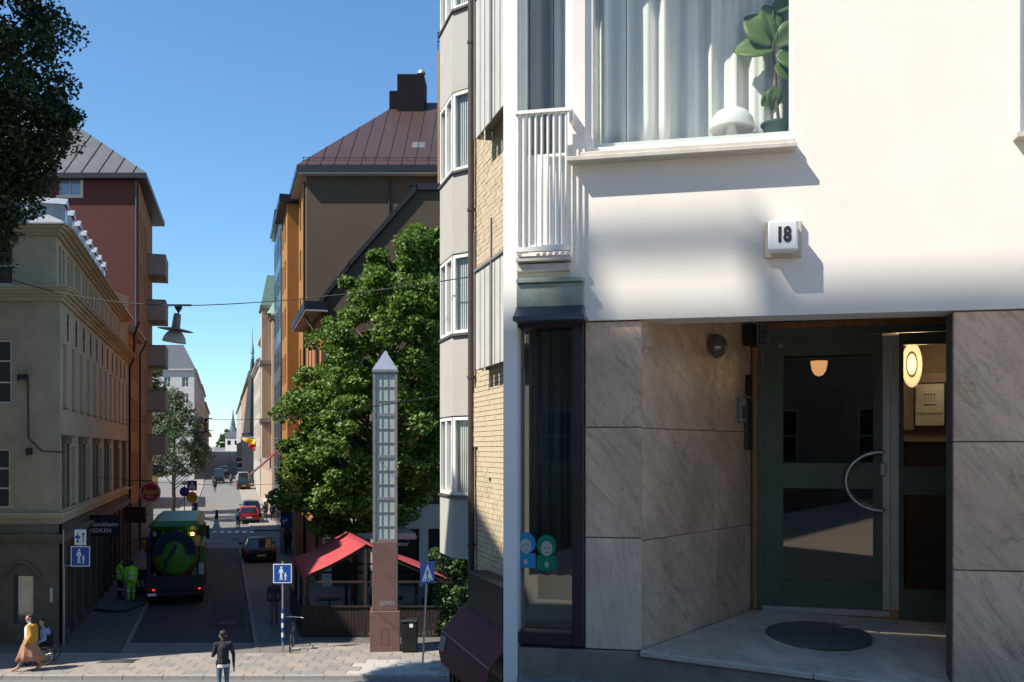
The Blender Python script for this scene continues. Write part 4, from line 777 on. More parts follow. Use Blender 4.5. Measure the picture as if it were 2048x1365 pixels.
mb = MB(); mb.lathe([(.02,0),(.016,-.004),(0,-.005)], 16, (0,0,0), 'y'); o = part('maker_badge', mb, M('brass_badge',(.3,.24,.12),.5,.1,metal=.6), dr); o.location = D8.pt(DT(1562),.03,DZ(1562,692))-Vector(dr.location); o.rotation_euler = (0,0,D8.ang)
# door mat
mc = P(1637,1282,6.62); mcx = mc.x; fz_ = (fl[0].z+fl[1].z+fl[2].z+fl[3].z)/4
mt = MB(); mt.lathe([(0,.0),(.38,.0),(.375,.014),(.0,.014)], 48)
for i in range(1,9): mt.lathe([(.042*i,.013),(.042*i+.012,.017),(.042*i+.024,.013)], 40)
mo = solo('door_mat', mt, M('rubber_mat',(.11,.1,.09),.9,.3,30,bump=.4,bscale=200), 'round dark ribbed door mat on the marble threshold', 'mat'); fnm = (fl[1]-fl[0]).cross(fl[3]-fl[0]).normalized(); fnm2 = (fl[2]-fl[1]).cross(fl[3]-fl[1]).normalized(); fnm = (fnm+fnm2).normalized(); fcn = (fl[0]+fl[1]+fl[2]+fl[3])/4
mzz = fcn.z-(fnm.x*(mcx-fcn.x)+fnm.y*(6.62-fcn.y))/fnm.z
mo.location = (mcx, 6.62, mzz+.014); mo.scale = (1,.84,1); mo.rotation_euler = fnm.to_track_quat('Z','Y').to_euler()
# reveal fittings
kp = thing('door_keypad', S8.pt(S8.L*.83,.006,DZ(1470,848)), 'small steel door keypad on the splayed marble wall', 'keypad', rz=S8.ang)
mb = MB(); mb.box(0,.1,-.03,0,0,.2); part('plate', mb, GREYM, kp, bevel=.006)
for i in range(3):
    for j in range(4): mb = MB(); mb.box(.022+i*.02,.036+i*.02,-.036,-.031,.035+j*.024,.052+j*.024); part('button', mb, BLACK, kp)
mb = MB(); mb.box(.024,.076,-.034,-.031,.145,.18); part('display', mb, GALV, kp)
ic = thing('intercom', S8.pt(S8.L*.9,.006,DZ(1490,900)), 'tall dark intercom panel with bell buttons beside the oak frame', 'intercom', rz=S8.ang)
mb = MB(); mb.box(0,.13,-.025,0,0,.4); part('plate', mb, M('dark_intercom',(.06,.055,.05),.5,.1), ic, bevel=.005)
for j in range(12):
    for i in range(2): mb = MB(); mb.box(.04+i*.035,.055+i*.035,-.03,-.026,.03+j*.028,.045+j*.028); part('button', mb, BLACK, ic)
mb = MB(); mb.box(.02,.12,-.02,0,.42,.58); part('name_board', mb, M('dark_glass_board',(.03,.03,.032),.2,.1), ic)
dl = thing('dome_lamp', S8.pt(S8.L*.56,.05,FZ(1283,668)), 'oval glass bulkhead lamp under the lintel of the entrance recess', 'lamp', rz=S8.ang)
mb = MB(); mb.lathe([(.085,0),(.09,-.015),(.085,-.03)], 28, axis='y'); part('ring', mb, M('brass_ring',(.2,.17,.1),.4,.1,metal=.7), dl, smooth=True)
mb = MB(); mb.lathe([(.078,-.03),(.06,-.06),(.03,-.075),(0,-.08)], 24, axis='y'); part('glass_dome', mb, M('smoky_lamp_glass',(.12,.11,.09),.15,.3,20,spec=.8), dl, smooth=True)
cg = thing('wire_cage', S8.pt(S8.L*.86,.01,7.6), 'black wire basket guard at the top of the entrance recess', 'guard', rz=S8.ang)
mb = MB(); mb.box(0,.2,-.12,-.03,.0,.16); part('box', mb, BLACK, cg)
mb = MB()
for i in range(5): mb.box(.0+i*.05,.006+i*.05,-.14,-.134,-.01,.18)
for i in range(5): mb.box(-.01,.22,-.146,-.14,.0+i*.04,.005+i*.04)
part('wire_grid', mb, GALV, cg)
# lobby behind the doors
WAIN = M('dark_wainscot', (.045,.03,.022), .5, .2, 3); TANW = M('lobby_plaster', (.28,.22,.16), .8, .08, 2)
lob = thing('lobby', D8.pt(0,-2,5.5), 'dim brown entrance lobby seen through the door glass', 'room')
mb = MB(); D8.box(mb, -.6, D8.L+.4, -3.6, -3.55, 5.4, 8.0); D8.box(mb, -.6, -.5, -3.54, -.1, 5.4, 8.0); D8.box(mb, D8.L+.3, D8.L+.4, -3.54, -.1, 5.4, 8.0); wpart('wall', mb, M('lobby_brown',(.2,.16,.125),.8,.1,2), lob)
mb = MB(); D8.box(mb, -.49, D8.L+.29, -3.54, -.1, 7.86, 7.95); wpart('ceiling', mb, TANW, lob)
mb = MB(); D8.box(mb, -.49, D8.L+.29, -3.54, -.06, 5.38, 5.5); wpart('floor', mb, PLINTH, lob)
mb = MB(); D8.box(mb, .15, .85, -3.52, -3.48, 6.55, 7.5); D8.box(mb, .4, .62, -3.47, -3.46, 6.9, 7.4); wpart('notice_board', mb, BLACK, lob)
I8 = Fr(fp2(1752, lambda x: 8.3), fp2(2060, lambda x: 7.75)); iz = lambda y: H+(HZ-y)*8.1/F
mb = MB(); I8.box(mb, 0, I8.L, -.08, 0, iz(880), 7.85); wpart('partition', mb, TANW, lob)
mb = MB(); I8.box(mb, 0, I8.L, -.09, .02, 5.5, iz(884)); wpart('wainscot', mb, WAIN, lob)
mb = MB(); I8.box(mb, 0, I8.L, .004, .05, iz(884)+.001, iz(876)); I8.box(mb, .2, I8.L, .004, .03, iz(860), iz(748)); wpart('pale_panel', mb, M('lobby_pale_trim',(.4,.35,.28),.7,.05), lob)
for d_, mat_ in ((.05,BLACK),(.06,None)): pass
pw0 = .31; pz0, pz1 = iz(855), iz(766); po = thing('welcome_poster', I8.pt(pw0,.032,pz0), 'framed white welcome notice on the lobby wall behind the door glass', 'poster', rz=I8.ang)
pw, ph_ = .25, pz1-pz0
mb = MB(); mb.box(0,pw,-.02,0,0,ph_); part('frame', mb, BLACK, po); mb = MB(); mb.box(.014,pw-.014,-.022,-.0205,.014,ph_-.014); part('paper', mb, M('poster_paper',(.85,.87,.84),.7,.02), po)
INK = M('poster_ink', (.05,.05,.05), .7, .05)
text('Välkommen', .042, INK, po, (pw/2,-.0235,ph_*.3), (R(90),0,0), extrude=.0004)
mb = MB(); mb.box(pw/2-.045,pw/2+.045,-.0232,-.0225,ph_*.5-.005,ph_*.5+.005); part('small_print_line', mb, INK, po)
mb = MB(); mb.box(pw/2-.045,pw/2+.045,-.0232,-.0225,ph_*.72,ph_*.75)
for i in range(4): mb.box(pw/2-.042+i*.026,pw/2-.036+i*.026,-.0232,-.0225,ph_*.57,ph_*.72)
part('drawing', mb, M('poster_grey',(.3,.3,.3),.7,.05), po)
wl = thing('oval_wall_lamp', P(1824,730,7.95), 'glowing oval cream wall lamp with dark ring inside the right door', 'lamp', rz=R(-25)); wl.scale = (.42,1,1)
WARM = M('warm_lamp_glass', (1.0,.72,.42), .5, .02, emit=1.0)
mb = MB(); mb.lathe([(.19,0),(.185,-.02),(.15,-.035),(.0,-.04)], 40, axis='y'); part('disc', mb, WARM, wl, smooth=True)
mb = MB(); mb.tube([(.097*math.cos(a),-.05,.097*math.sin(a)) for a in [2*math.pi*i/40 for i in range(41)]], .011, 8); part('ring', mb, M('bronze_ring',(.12,.08,.04),.4,.1,metal=.6), wl, smooth=True)
hl_ = thing('hemisphere_lamp', P(1638,738,9.9), 'small amber hemisphere lamp glowing in the lobby behind the left door', 'lamp')
mb = MB(); mb.lathe([(0,.08),(.085,.08),(.085,.06),(.07,-.02),(.04,-.065),(0,-.08)], 24); part('shade', mb, M('amber_lamp_glass',(1.0,.5,.2),.5,.02,emit=.9), hl_, smooth=True); mb = MB(); mb.lathe([(.03,.081),(.03,.14),(0,.14)], 12); part('mount', mb, BLACK, hl_)
lt = bpy.data.lights.new('wall_lamp_glow','POINT'); lt.energy = 4; lt.color = (1,.72,.42); lt.shadow_soft_size = .12; lto = bpy.data.objects.new('wall_lamp_glow', lt); COL.objects.link(lto); lto.parent = wl; lto.location = (0,-.14,0)
# pavement slabs in front of the house
i = 0
for j in range(3):
    for k in range(11):
        t = FT(1038)+.03+k*.35+(.12 if j%2 else 0); mb = MB(); F8.box(mb, t, t+.344, .09+j*.35, .434+j*.35, TERR-.02, TERR+.015); part('paving_slab', mb, M('grey_terrace_slab',(.2,.2,.205),.85,.2,5,bump=.2), terrace, bevel=.005)
# unseen block added across the square to shade doorway and brick wall; shows in the panes
opp = thing('shade_block', (-14,4,0), 'unseen tall plastered block added outside the left edge of the view to cast shade', 'building')
fo8 = Fr((-14.0,-26.0),(-14.0,13.4)); fo8.n = -fo8.n if fo8.n.x < 0 else fo8.n
ow8 = [(t, t+1.2, z, z+1.8) for t in [1.5+i*3.2 for i in range(12)] for z in (6.5,10,13.5,17)]
mb = MB(); fo8.wall(mb, 0, fo8.L, 0, 23.2, ow8, d=.3); wpart('wall', mb, M('opposite_plaster',(.42,.38,.32),.9,.1,1), opp)
for a,b,c,e in ow8: window(opp, fo8, a+.01, 0, c+.01, b-a-.02, e-c-.02, OFFW, mul=1, tra=1)
mb = MB(); mb.box(-26,-14.3,-26,13.4,0,23.2); wpart('rear_block', mb, MATS['opposite_plaster'], opp)
# unseen stepped roof edge parallel to the doorway, with a railing: shaped so its soft shadow falls across the white wall
sh = Vector((-math.sin(R(SUN_AZ)), -math.cos(R(SUN_AZ)))); tanel = math.tan(R(SUN_EL)); E0 = Vector((-8.4,1.35))
def caster_z(px, py): p = F8.pt(FT(px),.03,0); d = (Vector((p.x,p.y))-E0).dot(F8.n)/(sh.dot(F8.n)); return FZ(px,py)-d*tanel, d
Dd = (Vector(F8.pt(FT(1500),.03,0)[:2])-E0).dot(-F8.n)/(-sh.dot(F8.n))
Dd = abs(Dd); zc = lambda px, py: FZ(px,py)+Dd*tanel
def on_edge(px): p = F8.pt(FT(px),.03,0); q = Vector((p.x,p.y))-sh*Dd; return (q-E0).dot(F8.u)
E8 = Fr(E0-F8.u*9, E0+F8.u*3.0); ebx = lambda px: on_edge(px)+9
zl, zh = zc(1400,618), zc(1750,560); te = ebx(1512)
mb = MB(); E8.box(mb, 0, E8.L, 0, 3.5, 0, zl); o_ = wpart('shadow_edge_wing', mb, MATS['opposite_plaster'], opp)
mb = MB(); E8.box(mb, te, E8.L, .002, .4, zl+.002, zh); wpart('parapet', mb, GREYM, opp)
mb = MB(); zb_ = zc(1400,432); tl = ebx(1150); E8.box(mb, tl, te-.1, 0.04, .12, zb_-.035, zb_+.035); E8.box(mb, te-.09, te-.01, .04, .12, zl+.002, zb_+.1); E8.box(mb, tl-.1, tl-.002, 0.02, .14, zl+.002, zb_+.08); wpart('roof_railing', mb, GREYM, opp)
wg = thing('shade_wing', (-21,27.4,0), 'unseen plain rendered wing added outside the left edge of the view to shade the corner building', 'building')  # unseen wing added to shade the corner front and street mouth
mb = MB(); mb.box(-40,-21,26.6,33.05,0,19.5); wpart('wall', mb, PLAST2, wg); mb = MB(); mb.box(-40.3,-20.7,26.3,33.06,19.51,19.9); wpart('roof', mb, GREYR, wg)

mb = MB(); mb.box(-34,34,-26,-20.2,TERR-5,TERR+6.5); up_ = thing('reflected_block', (0,-10,TERR), 'unseen dark plastered block added behind the viewpoint to darken the door reflections', 'building')  # added out of view so the door panes mirror a dark wall
wpart('wall', mb, M('opposite_grey',(.3,.26,.21),.9,.15,1), up_); fu = Fr((30,-20.2),(-32,-20.2))
for i in range(17):
    for j in range(1): window(up_, fu, 2+i*3.4, .02, TERR+1+j*3.6, 1.3, 2.0, OFFW, mul=1, tra=1, rec=.0, deep=.03)
# ---------------------------------------------------------------- trees
def leaves(name, mat, pts, size, parent, aspect=1.0, up=.5, seed=0, droop=0):
    rs = np.random.RandomState(seed); n = len(pts); c = np.asarray(pts, dtype=np.float64)
    nrm = rs.normal(size=(n,3)); nrm[:,2] = np.abs(nrm[:,2])*1.0+up; nrm /= np.linalg.norm(nrm,axis=1)[:,None]
    a = rs.normal(size=(n,3)); a[:,2] -= droop; a -= nrm*(a*nrm).sum(1)[:,None]; a /= np.linalg.norm(a,axis=1)[:,None]; b = np.cross(nrm,a)
    s = size*rs.uniform(.6,1.25,size=n)[:,None]; w = s*aspect
    v = np.empty((n,6,3)); bend = nrm*s*.18
    v[:,0] = c-a*s*.5; v[:,1] = c-a*s*.12+b*w*.45-bend; v[:,2] = c+a*s*.25+b*w*.32-bend; v[:,3] = c+a*s*.55; v[:,4] = c+a*s*.25-b*w*.32-bend; v[:,5] = c-a*s*.12-b*w*.45-bend
    me = bpy.data.meshes.new(name); me.vertices.add(n*6); me.vertices.foreach_set('co', v.reshape(-1))
    idx = (np.arange(n)[:,None]*6+np.array([0,1,2,3, 0,3,4,5])[None,:]).reshape(-1)
    me.loops.add(n*8); me.loops.foreach_set('vertex_index', idx.astype(np.int32)); me.polygons.add(n*2); me.polygons.foreach_set('loop_start', (np.arange(n*2)*4).astype(np.int32)); me.polygons.foreach_set('loop_total', np.full(n*2,4,dtype=np.int32))
    me.update(calc_edges=True); me.materials.append(mat); return link(name, me, parent)
BARKT = M('tree_bark', (.11,.085,.065), .95, .3, 6, bump=.8, bscale=30)
def tree(name, label, base, height, trunk_r, env, nclump, nleaf, lsize, mat, seed, clump=.55, trunk_h=.3, aspect=.9, droop=0, lean=(0,0), bark=None, group=None):
    """env(h in 0..1) -> crown radius; limbs run to leaf clumps spread through the crown's volume"""
    rnd = random.Random(seed); root = thing(name, base, label, 'tree', group=group); tr = MB(); cl = []
    top = Vector((lean[0], lean[1], height)); path = [Vector((0,0,-.1))]+[Vector((lean[0]*u*u+rnd.uniform(-.1,.1), lean[1]*u*u+rnd.uniform(-.1,.1), height*u)) for u in (.15,.3,.45,.6,.75,.9)]
    tr.tube(path, [trunk_r*1.25, trunk_r, trunk_r*.85, trunk_r*.68, trunk_r*.5, trunk_r*.32, trunk_r*.12], 9); trunk = part('trunk', tr, bark or BARKT, root, smooth=True)
    lb_ = MB()
    while len(cl) < nclump:
        h = rnd.random(); r = env(h)
        if r <= 0 or rnd.random() > min(1, (r/env.m)**1.3+.08): continue
        q = math.sqrt(rnd.random()) if rnd.random() < .4 else rnd.uniform(.68,1.0); a = rnd.uniform(0,6.283); z = height*(trunk_h+(1-trunk_h)*h)
        c = Vector((lean[0]*(z/height)**2+r*q*math.cos(a)*rnd.uniform(.85,1.12), lean[1]*(z/height)**2+r*q*math.sin(a), z+rnd.uniform(-.2,.2))); cl.append((c, rnd.uniform(.6,1.25)*clump))
        if len(cl)%4 == 0:
            zz = max(height*.16, c.z-(c.xy.length*.8+.4)); u = zz/height; s = Vector((lean[0]*u*u, lean[1]*u*u, zz)); m_ = s.lerp(c,.55)+Vector((0,0,-.12*c.xy.length*.5)); lb_.tube([s,m_,c], [trunk_r*.28, trunk_r*.16, .012], 5)
    part('limbs', lb_, bark or BARKT, root, smooth=True)
    rs = np.random.RandomState(seed); per = nleaf//nclump; P_ = []
    for c, r in cl:
        d = rs.normal(size=(per,3)); d /= np.linalg.norm(d,axis=1)[:,None]; rr = r*rs.uniform(.2,1,size=per)**.5; p = d*rr[:,None]; p[:,2] *= .72; p[:,2] -= droop*np.hypot(p[:,0],p[:,1])*.9
        P_.append(p+np.array(c))
    leaves('crown', mat, np.concatenate(P_), lsize, root, aspect, seed=seed, droop=droop*2); return root
class Env:
    def __init__(s, pts): s.p = pts; s.m = max(r for _,r in pts)
    def __call__(s, h):
        for (a,ra),(b,rb) in zip(s.p, s.p[1:]):
            if a <= h <= b: return ra+(rb-ra)*(h-a)/(b-a)
        return 0
MAPLE = leaf_mat('maple_leaf', (.065,.13,.016), (.18,.28,.05), .4, .5); POPL = leaf_mat('poplar_leaf', (.012,.03,.01), (.04,.075,.018), .15, .5)
LIME = leaf_mat('lime_leaf', (.03,.07,.012), (.085,.15,.035), .35); WILL = leaf_mat('pale_leaf', (.06,.1,.05), (.17,.22,.12), .3)
tb = P(738,1260,42.0); tree('maple_tree', 'large bright green maple filling the court between obelisk and umber annex', (tb.x-.6, 42.5, .05), 16.6, .26, Env([(0,1.6),(.07,3.3),(.2,3.9),(.4,3.75),(.6,3.3),(.8,2.6),(.93,1.7),(1,.6)]), 430, 92000, .19, MAPLE, 11, clump=.62, trunk_h=.2, lean=(2.9,.4))
tree('poplar_tree', 'dark poplar with dense upright foliage at the top left corner', (-13.0, 23.0, .05), 21, .3, Env([(0,.3),(.1,.7),(.22,1.5),(.4,2.2),(.65,2.1),(.85,1.5),(1,.3)]), 300, 70000, .105, POPL, 5, clump=.55, trunk_h=.53)
tree('lime_tree', 'green street tree rising behind the lowest balconies of the red block', (P(322,0,96).x-1.2, 96, .3), 15.2, .2, Env([(0,1.2),(.3,2.6),(.65,2.2),(.9,1.2),(1,.2)]), 110, 15000, .26, LIME, 21, clump=.7, trunk_h=.3)
tree('weeping_tree', 'pale drooping tree overhanging the pavement beyond the cross street', (P(345,0,90).x, 90, .3), 12.2, .18, Env([(0,1.0),(.12,3.2),(.4,3.2),(.7,2.2),(1,.3)]), 110, 15000, .24, WILL, 23, clump=.75, trunk_h=.35, aspect=.5, droop=.8, lean=(.6,0))
for i,(px,Y,h) in enumerate(((452,400,10.5),(461,430,11),(447,410,9.5))):
    tree('distant_tree', ('rounded','taller middle','leftmost low')[i]+' hazy tree at the far end of the street', (P(px,0,Y).x, Y, 4.5), h, .25, Env([(0,1.5),(.4,2.8),(.8,2),(1,.4)]), 22, 900, .9, LIME, 40+i, clump=1.1)
# shrubs behind the pavilion and along the brick wall
for i,(X,Y,h,r) in enumerate(((-1.6,33.0,3.4,1.0),(-2.3,36.5,3.8,1.2),(-.9,30.8,2.9,.7))):
    tree('court_shrub', ('shrub beside the dark fence end under the oriel','tall shrub behind the right half of the pavilion','slim shrub next to the awning and brown downpipe')[i], (X,Y,.05), h, .06, Env([(0,r*.8),(.5,r),(1,.3)]), 40, 5000, .13, LIME, 60+i, clump=.4, trunk_h=.12, group='shrubs in the court')

# ---------------------------------------------------------------- obelisk
oc = Vector((-4.28, 32.1, .06)); ob_ = thing('obelisk', oc, 'tall obelisk with red granite base, glazed grid shaft and steel pyramid tip', 'obelisk', rz=R(6))
GREYM2 = M('bronze_grey',(.28,.265,.25),.5,.12,6,metal=.3); GRAN = M('red_granite', (.2,.11,.092), .45, .22, 14, bump=.05, stain=.25); OGL = M('opal_shaft_glass', (.42,.47,.43), .25, .1, 1.5)
mb = MB(); mb.box(-.5,.5,-.5,.5,-.05,1.36); part('plinth', mb, GRAN, ob_, bevel=.015); mb = MB(); mb.box(-.42,.42,-.42,.42,1.362,3.66); part('base_shaft', mb, GRAN, ob_, bevel=.01)
mb = MB(); mb.box(-.36,.36,-.36,.36,3.67,9.32); part('glass_core', mb, OGL, ob_)
for k,(sx,sy) in enumerate(((-1,-1),(1,-1),(1,1),(-1,1))): mb = MB(); mb.box(sx*.36-.045,sx*.36+.045,sy*.36-.045,sy*.36+.045,3.665,9.33); part('corner_post', mb, M('bronze_grey',(.28,.265,.25),.5,.12,6,metal=.3), ob_)
for side in range(4):
    a = R(90*side); c, s = math.cos(a), math.sin(a)
    for k in range(13):
        z = 3.72+k*.465; th = .05 if k%3 == 0 else .012; m = MB(); m.box(-.315,.315,-.385,-.362,z-th,z+th); m.v = [(x*c-y*s, x*s+y*c, z_) for x,y,z_ in m.v]; part('crossbar', m, GREYM2, ob_)
    for x0 in (-.1,.1): m = MB(); m.box(x0-.008,x0+.008,-.378,-.363,3.7,9.3); m.v = [(x*c-y*s, x*s+y*c, z_) for x,y,z_ in m.v]; part('mullion', m, GREYM2, ob_)
mb = MB(); mb.box(-.43,.43,-.43,.43,9.335,9.42); mb2 = MB(); mb2.add([(-.42,-.42,9.421),(.42,-.42,9.421),(.42,.42,9.421),(-.42,.42,9.421),(0,0,10.1)], [(0,1,4),(1,2,4),(2,3,4),(3,0,4),(3,2,1,0)]); part('cap_rim', mb, GREYM2, ob_); part('pyramid_tip', mb2, M('satin_steel',(.45,.46,.5),.35,.05,4,metal=.7), ob_)
text('JØRD', .2, M('scratch_white',(.4,.38,.36),.8,.05), ob_, (.08,-.425,1.62), (R(90),0,0), name='graffiti')
mb = MB()
for zz in (.75, .25): mb.box(-.12,.14,-.503,-.501,zz,zz+.012)
for xx in (-.12,.13): mb.box(xx,xx+.012,-.503,-.501,.25,.76)
part('hatch_outline', mb, M('hatch_dark',(.06,.035,.03),.6,.1), ob_)

# ---------------------------------------------------------------- pavilion with red canvas roof
PV = thing('terrace_pavilion', (-7.5,34.5,.05), 'open timber serving pavilion with red canvas gable roof and board fence', 'pavilion')
RED = M('red_canvas', (.38,.05,.055), .8, .1, 2, bump=.1, bscale=60); TIMB = M('shaded_timber', (.03,.018,.013), .75, .3, 6, bump=.2); GREYC = M('grey_canvas', (.3,.29,.28), .85, .15, 2)  # timber colour darkened to stand for the shade on fence and pavilion
def XW(w,Y): return w-K*Y
rz_, ez_ = 3.38, 2.25
def canvas(name, w0, w1, z0, z1, mat):
    mb = MB(); rows = []; Ys = [34.4+i*.7 for i in range(9)]
    for Y in Ys: rows.append([(XW(w0,Y)+(XW(w1,Y)-XW(w0,Y))*i/8, Y, z0+(z1-z0)*i/8-.07*math.sin(math.pi*i/8)*(1-.4*math.sin((Y-34.4)*2.2))) for i in range(9)])
    mb.loft(rows, cap=False, closed=False); o = wpart(name, mb, mat, PV, smooth=True); md = o.modifiers.new('thick','SOLIDIFY'); md.thickness = .012
canvas('canvas_roof', 3.0, 5.2, ez_, rz_, RED); canvas('canvas_roof', 5.24, 8.3, rz_, 2.1, RED)
mb = MB(); Y=34.4; mb.hexa([(XW(3.0,34.4),34.4,ez_-.28),(XW(3.0,40),40,ez_-.28),(XW(3.0,40)+.01,40,ez_-.28),(XW(3.0,34.4)+.01,34.4,ez_-.28),(XW(3.0,34.4),34.4,ez_-.01),(XW(3.0,40),40,ez_-.01),(XW(3.0,40)+.01,40,ez_-.01),(XW(3.0,34.4)+.01,34.4,ez_-.01)]); wpart('valance', mb, RED, PV)
mb = MB(); mb.hexa([(XW(5.4,40.3),40.3,3.0),(XW(8.2,40.3),40.3,3.0),(XW(8.2,44),44,3.0),(XW(5.4,44),44,3.0),(XW(5.4,40.3),40.3,3.25),(XW(8.2,40.3),40.3,3.25),(XW(8.2,44),44,3.4),(XW(5.4,44),44,3.4)]); wpart('rear_canopy', mb, GREYC, PV)
for w in (3.08, 5.2, 8.15):
    for Y in (34.5, 37.2, 39.9):
        mb = MB(); x = XW(w,Y); zt = ez_-.05 if w < 4 else (rz_-.12 if w < 6 else 2.03); mb.box(x-.06,x+.06,Y-.06,Y+.06,.0,zt-.05); wpart('post', mb, TIMB, PV)
for Y in (34.5, 37.2, 39.9):
    for w0,z0,w1,z1 in ((3.0,ez_,5.2,rz_),(5.2,rz_,8.3,2.1)):
        mb = MB(); mb.tube([(XW(w0,Y),Y,z0-.16),(XW(w1,Y),Y,z1-.16)], .06, 4); wpart('rafter', mb, TIMB, PV)
    mb = MB(); mb.tube([(XW(3.0,Y),Y,ez_-.25),(XW(8.2,Y),Y,2.0)], .05, 4); wpart('tie_beam', mb, TIMB, PV)
bx_ = MB().box(0,.112,0,.022,0,1.08).mesh('board', TIMB)
fnc = thing('board_fence', (-7.7,34.25,.05), 'shade-darkened vertical board fence enclosing the red-roofed pavilion', 'fence')
x = XW(2.85,34.2)
while x < -1.3:
    if not -4.9 < x < -3.7 or True: link('board', bx_, fnc, (x+7.7, random.uniform(-.006,.006)-.05, random.uniform(-.01,.02)))
    x += .128
Y = 34.3
while Y < 40: link('board', bx_, fnc, (XW(2.85,Y)+7.7, Y-34.25, random.uniform(-.01,.02)), R(107)); Y += .122
mb = MB(); mb.box(XW(2.85,34.2)-.02,-1.3,34.16,34.24,1.13,1.18); wpart('rail', mb, TIMB, fnc)
def chair(loc, rz, label):
    t = thing('cafe_chair', loc, label, 'chair', rz=rz, group='dark chairs inside the pavilion'); mb = MB(); mb.box(-.22,.22,-.22,.22,.43,.47); part('seat', mb, BLACK, t); mb = MB(); mb.hexa([(-.21,.2,.5),(.21,.2,.5),(.21,.24,.5),(-.21,.24,.5),(-.2,.29,.9),(.2,.29,.9),(.2,.32,.9),(-.2,.32,.9)]); part('backrest', mb, BLACK, t)
    for sx in (-.19,.19):
        for sy in (-.19,.19): mb = MB(); mb.box(sx-.018,sx+.018,sy-.018,sy+.018,0,.43); part('leg', mb, BLACK, t)
def table(loc, label):
    t = thing('cafe_table', loc, label, 'table', group='dark tables inside the pavilion'); mb = MB(); mb.box(-.4,.4,-.35,.35,.72,.75); part('table_top', mb, TIMB, t); mb = MB(); mb.box(-.03,.03,-.03,.03,.03,.72); part('column', mb, BLACK, t); mb = MB(); mb.box(-.25,.25,-.25,.25,0,.03); part('foot', mb, BLACK, t)
for i,(w,Y) in enumerate(((4.2,35.6),(4.3,38.2),(6.8,35.8),(6.9,38.4))):
    nm = ('front table left of the obelisk','rear table left of the obelisk','front table right of the obelisk','rear table right of the obelisk')[i]
    table((XW(w,Y),Y,.06), 'dark cafe table in the pavilion, '+nm)
    for s in (-1,1): chair((XW(w,Y)+s*.65,Y,.06), R(-90*s)+random.uniform(-.3,.3), 'black chair '+('left' if s<0 else 'right')+' of the pavilion '+nm)

# ---------------------------------------------------------------- signs, lamps, street furniture
SBLUE = M('sign_blue', (.012,.075,.33), .4, .05); SWHT = M('sign_white', (.75,.76,.77), .4, .04); SYEL = M('sign_yellow', (.75,.45,.02), .4, .05); SRED = M('sign_red', (.45,.02,.025), .4, .05); SBLK = M('sign_black', (.02,.02,.022), .5, .05)
def flat(poly, y0, y1):   # x-z polygon with thickness in y
    n = len(poly); m = MB(); return m.add([(x,y0,z) for x,z in poly]+[(x,y1,z) for x,z in poly], [tuple(range(n)), tuple(range(2*n-1,n-1,-1))]+[(i,n+i,n+(i+1)%n,(i+1)%n) for i in range(n)])
def disc(cx,cz,r,n=24): return [(cx+r*math.cos(2*math.pi*i/n), cz+r*math.sin(2*math.pi*i/n)) for i in range(n)]
def adult(s,cx,cz):  # walking figure pictogram, height s
    return [disc(cx,cz+s*.43,s*.075,14), [(cx-.1*s,cz+.33*s),(cx+.08*s,cz+.33*s),(cx+.17*s,cz+.02*s),(cx+.12*s,cz),(cx+.05*s,cz+.16*s),(cx+.05*s,cz-.12*s),(cx+.1*s,cz-.46*s),(cx+.03*s,cz-.46*s),(cx-.01*s,cz-.14*s),(cx-.05*s,cz-.46*s),(cx-.12*s,cz-.46*s),(cx-.08*s,cz-.1*s),(cx-.08*s,cz+.15*s),(cx-.14*s,cz+.0*s),(cx-.19*s,cz+.02*s)]]
def ped_plate(root, w, h, z):
    part('plate', flat([(-w/2,z),(w/2,z),(w/2,z+h),(-w/2,z+h)],-.012,.0), SWHT, root); f = part('blue_field', flat([(-w/2+.03,z+.03),(w/2-.03,z+.03),(w/2-.03,z+h-.03),(-w/2+.03,z+h-.03)],-.0145,-.0125), SBLUE, root)
    for k,p in enumerate(adult(h*.74,-.06*w,z+h*.5)+adult(h*.42,.17*w,z+h*.34)): part('figure', flat(p,-.0175,-.015), SWHT, root)
def pole(root, z1, r=.03, mat=None, base=0, tilt=(0,0)): mb = MB(); mb.tube([(0,.03,base),(tilt[0],.03+tilt[1],z1)], r, 10); part('pole', mb, mat or GALV, root, smooth=True)
c = P(565,1306,31.8); t = thing('pedestrian_zone_sign', (c.x,31.8,.06), 'blue pedestrian zone sign on a pole wrapped in blue and white bands beside the bicycle', 'sign'); pole(t, 3.0); ped_plate(t, .62, .64, 2.28)
for k in range(7): mb = MB(); mb.tube([(0,.03,.3+k*.16),(0,.03,.46+k*.16)], .042, 12); part('band', mb, SBLUE if k%2 == 0 else SWHT, t, smooth=True)
c = P(131,1297,32.9); t = thing('pedestrian_zone_sign', (c.x,32.75,.0), 'blue pedestrian zone sign under a white arrow plate on the corner building', 'sign'); pole(t, 2.85)
mb = MB(); mb.tube([(0,.03,2.8),(.75,.0,2.8)], .02, 6); part('bracket', mb, GALV, t)
sub = link('sign_group', None, t, (.6,-.03,0)); ped_plate(sub, .66, .7, 2.78)
part('arrow_plate', flat([(-.2,3.52),(.2,3.52),(.2,4.05),(-.2,4.05)],-.012,0), SWHT, sub)
for x0,z0,z1 in ((-.09,3.95,3.6),(.1,3.6,3.95)):
    d = 1 if z1 > z0 else -1; part('arrow', flat([(x0-.015,z0),(x0+.015,z0),(x0+.015,z1-.08*d),(x0+.055,z1-.08*d),(x0,z1+.02*d),(x0-.055,z1-.08*d),(x0-.015,z1-.08*d)],-.016,-.013), SBLK, sub)
part('blue_tab', flat([(-.17,3.74),(-.01,3.74),(-.01,3.84),(-.17,3.84)],-.0185,-.0165), SBLUE, sub)
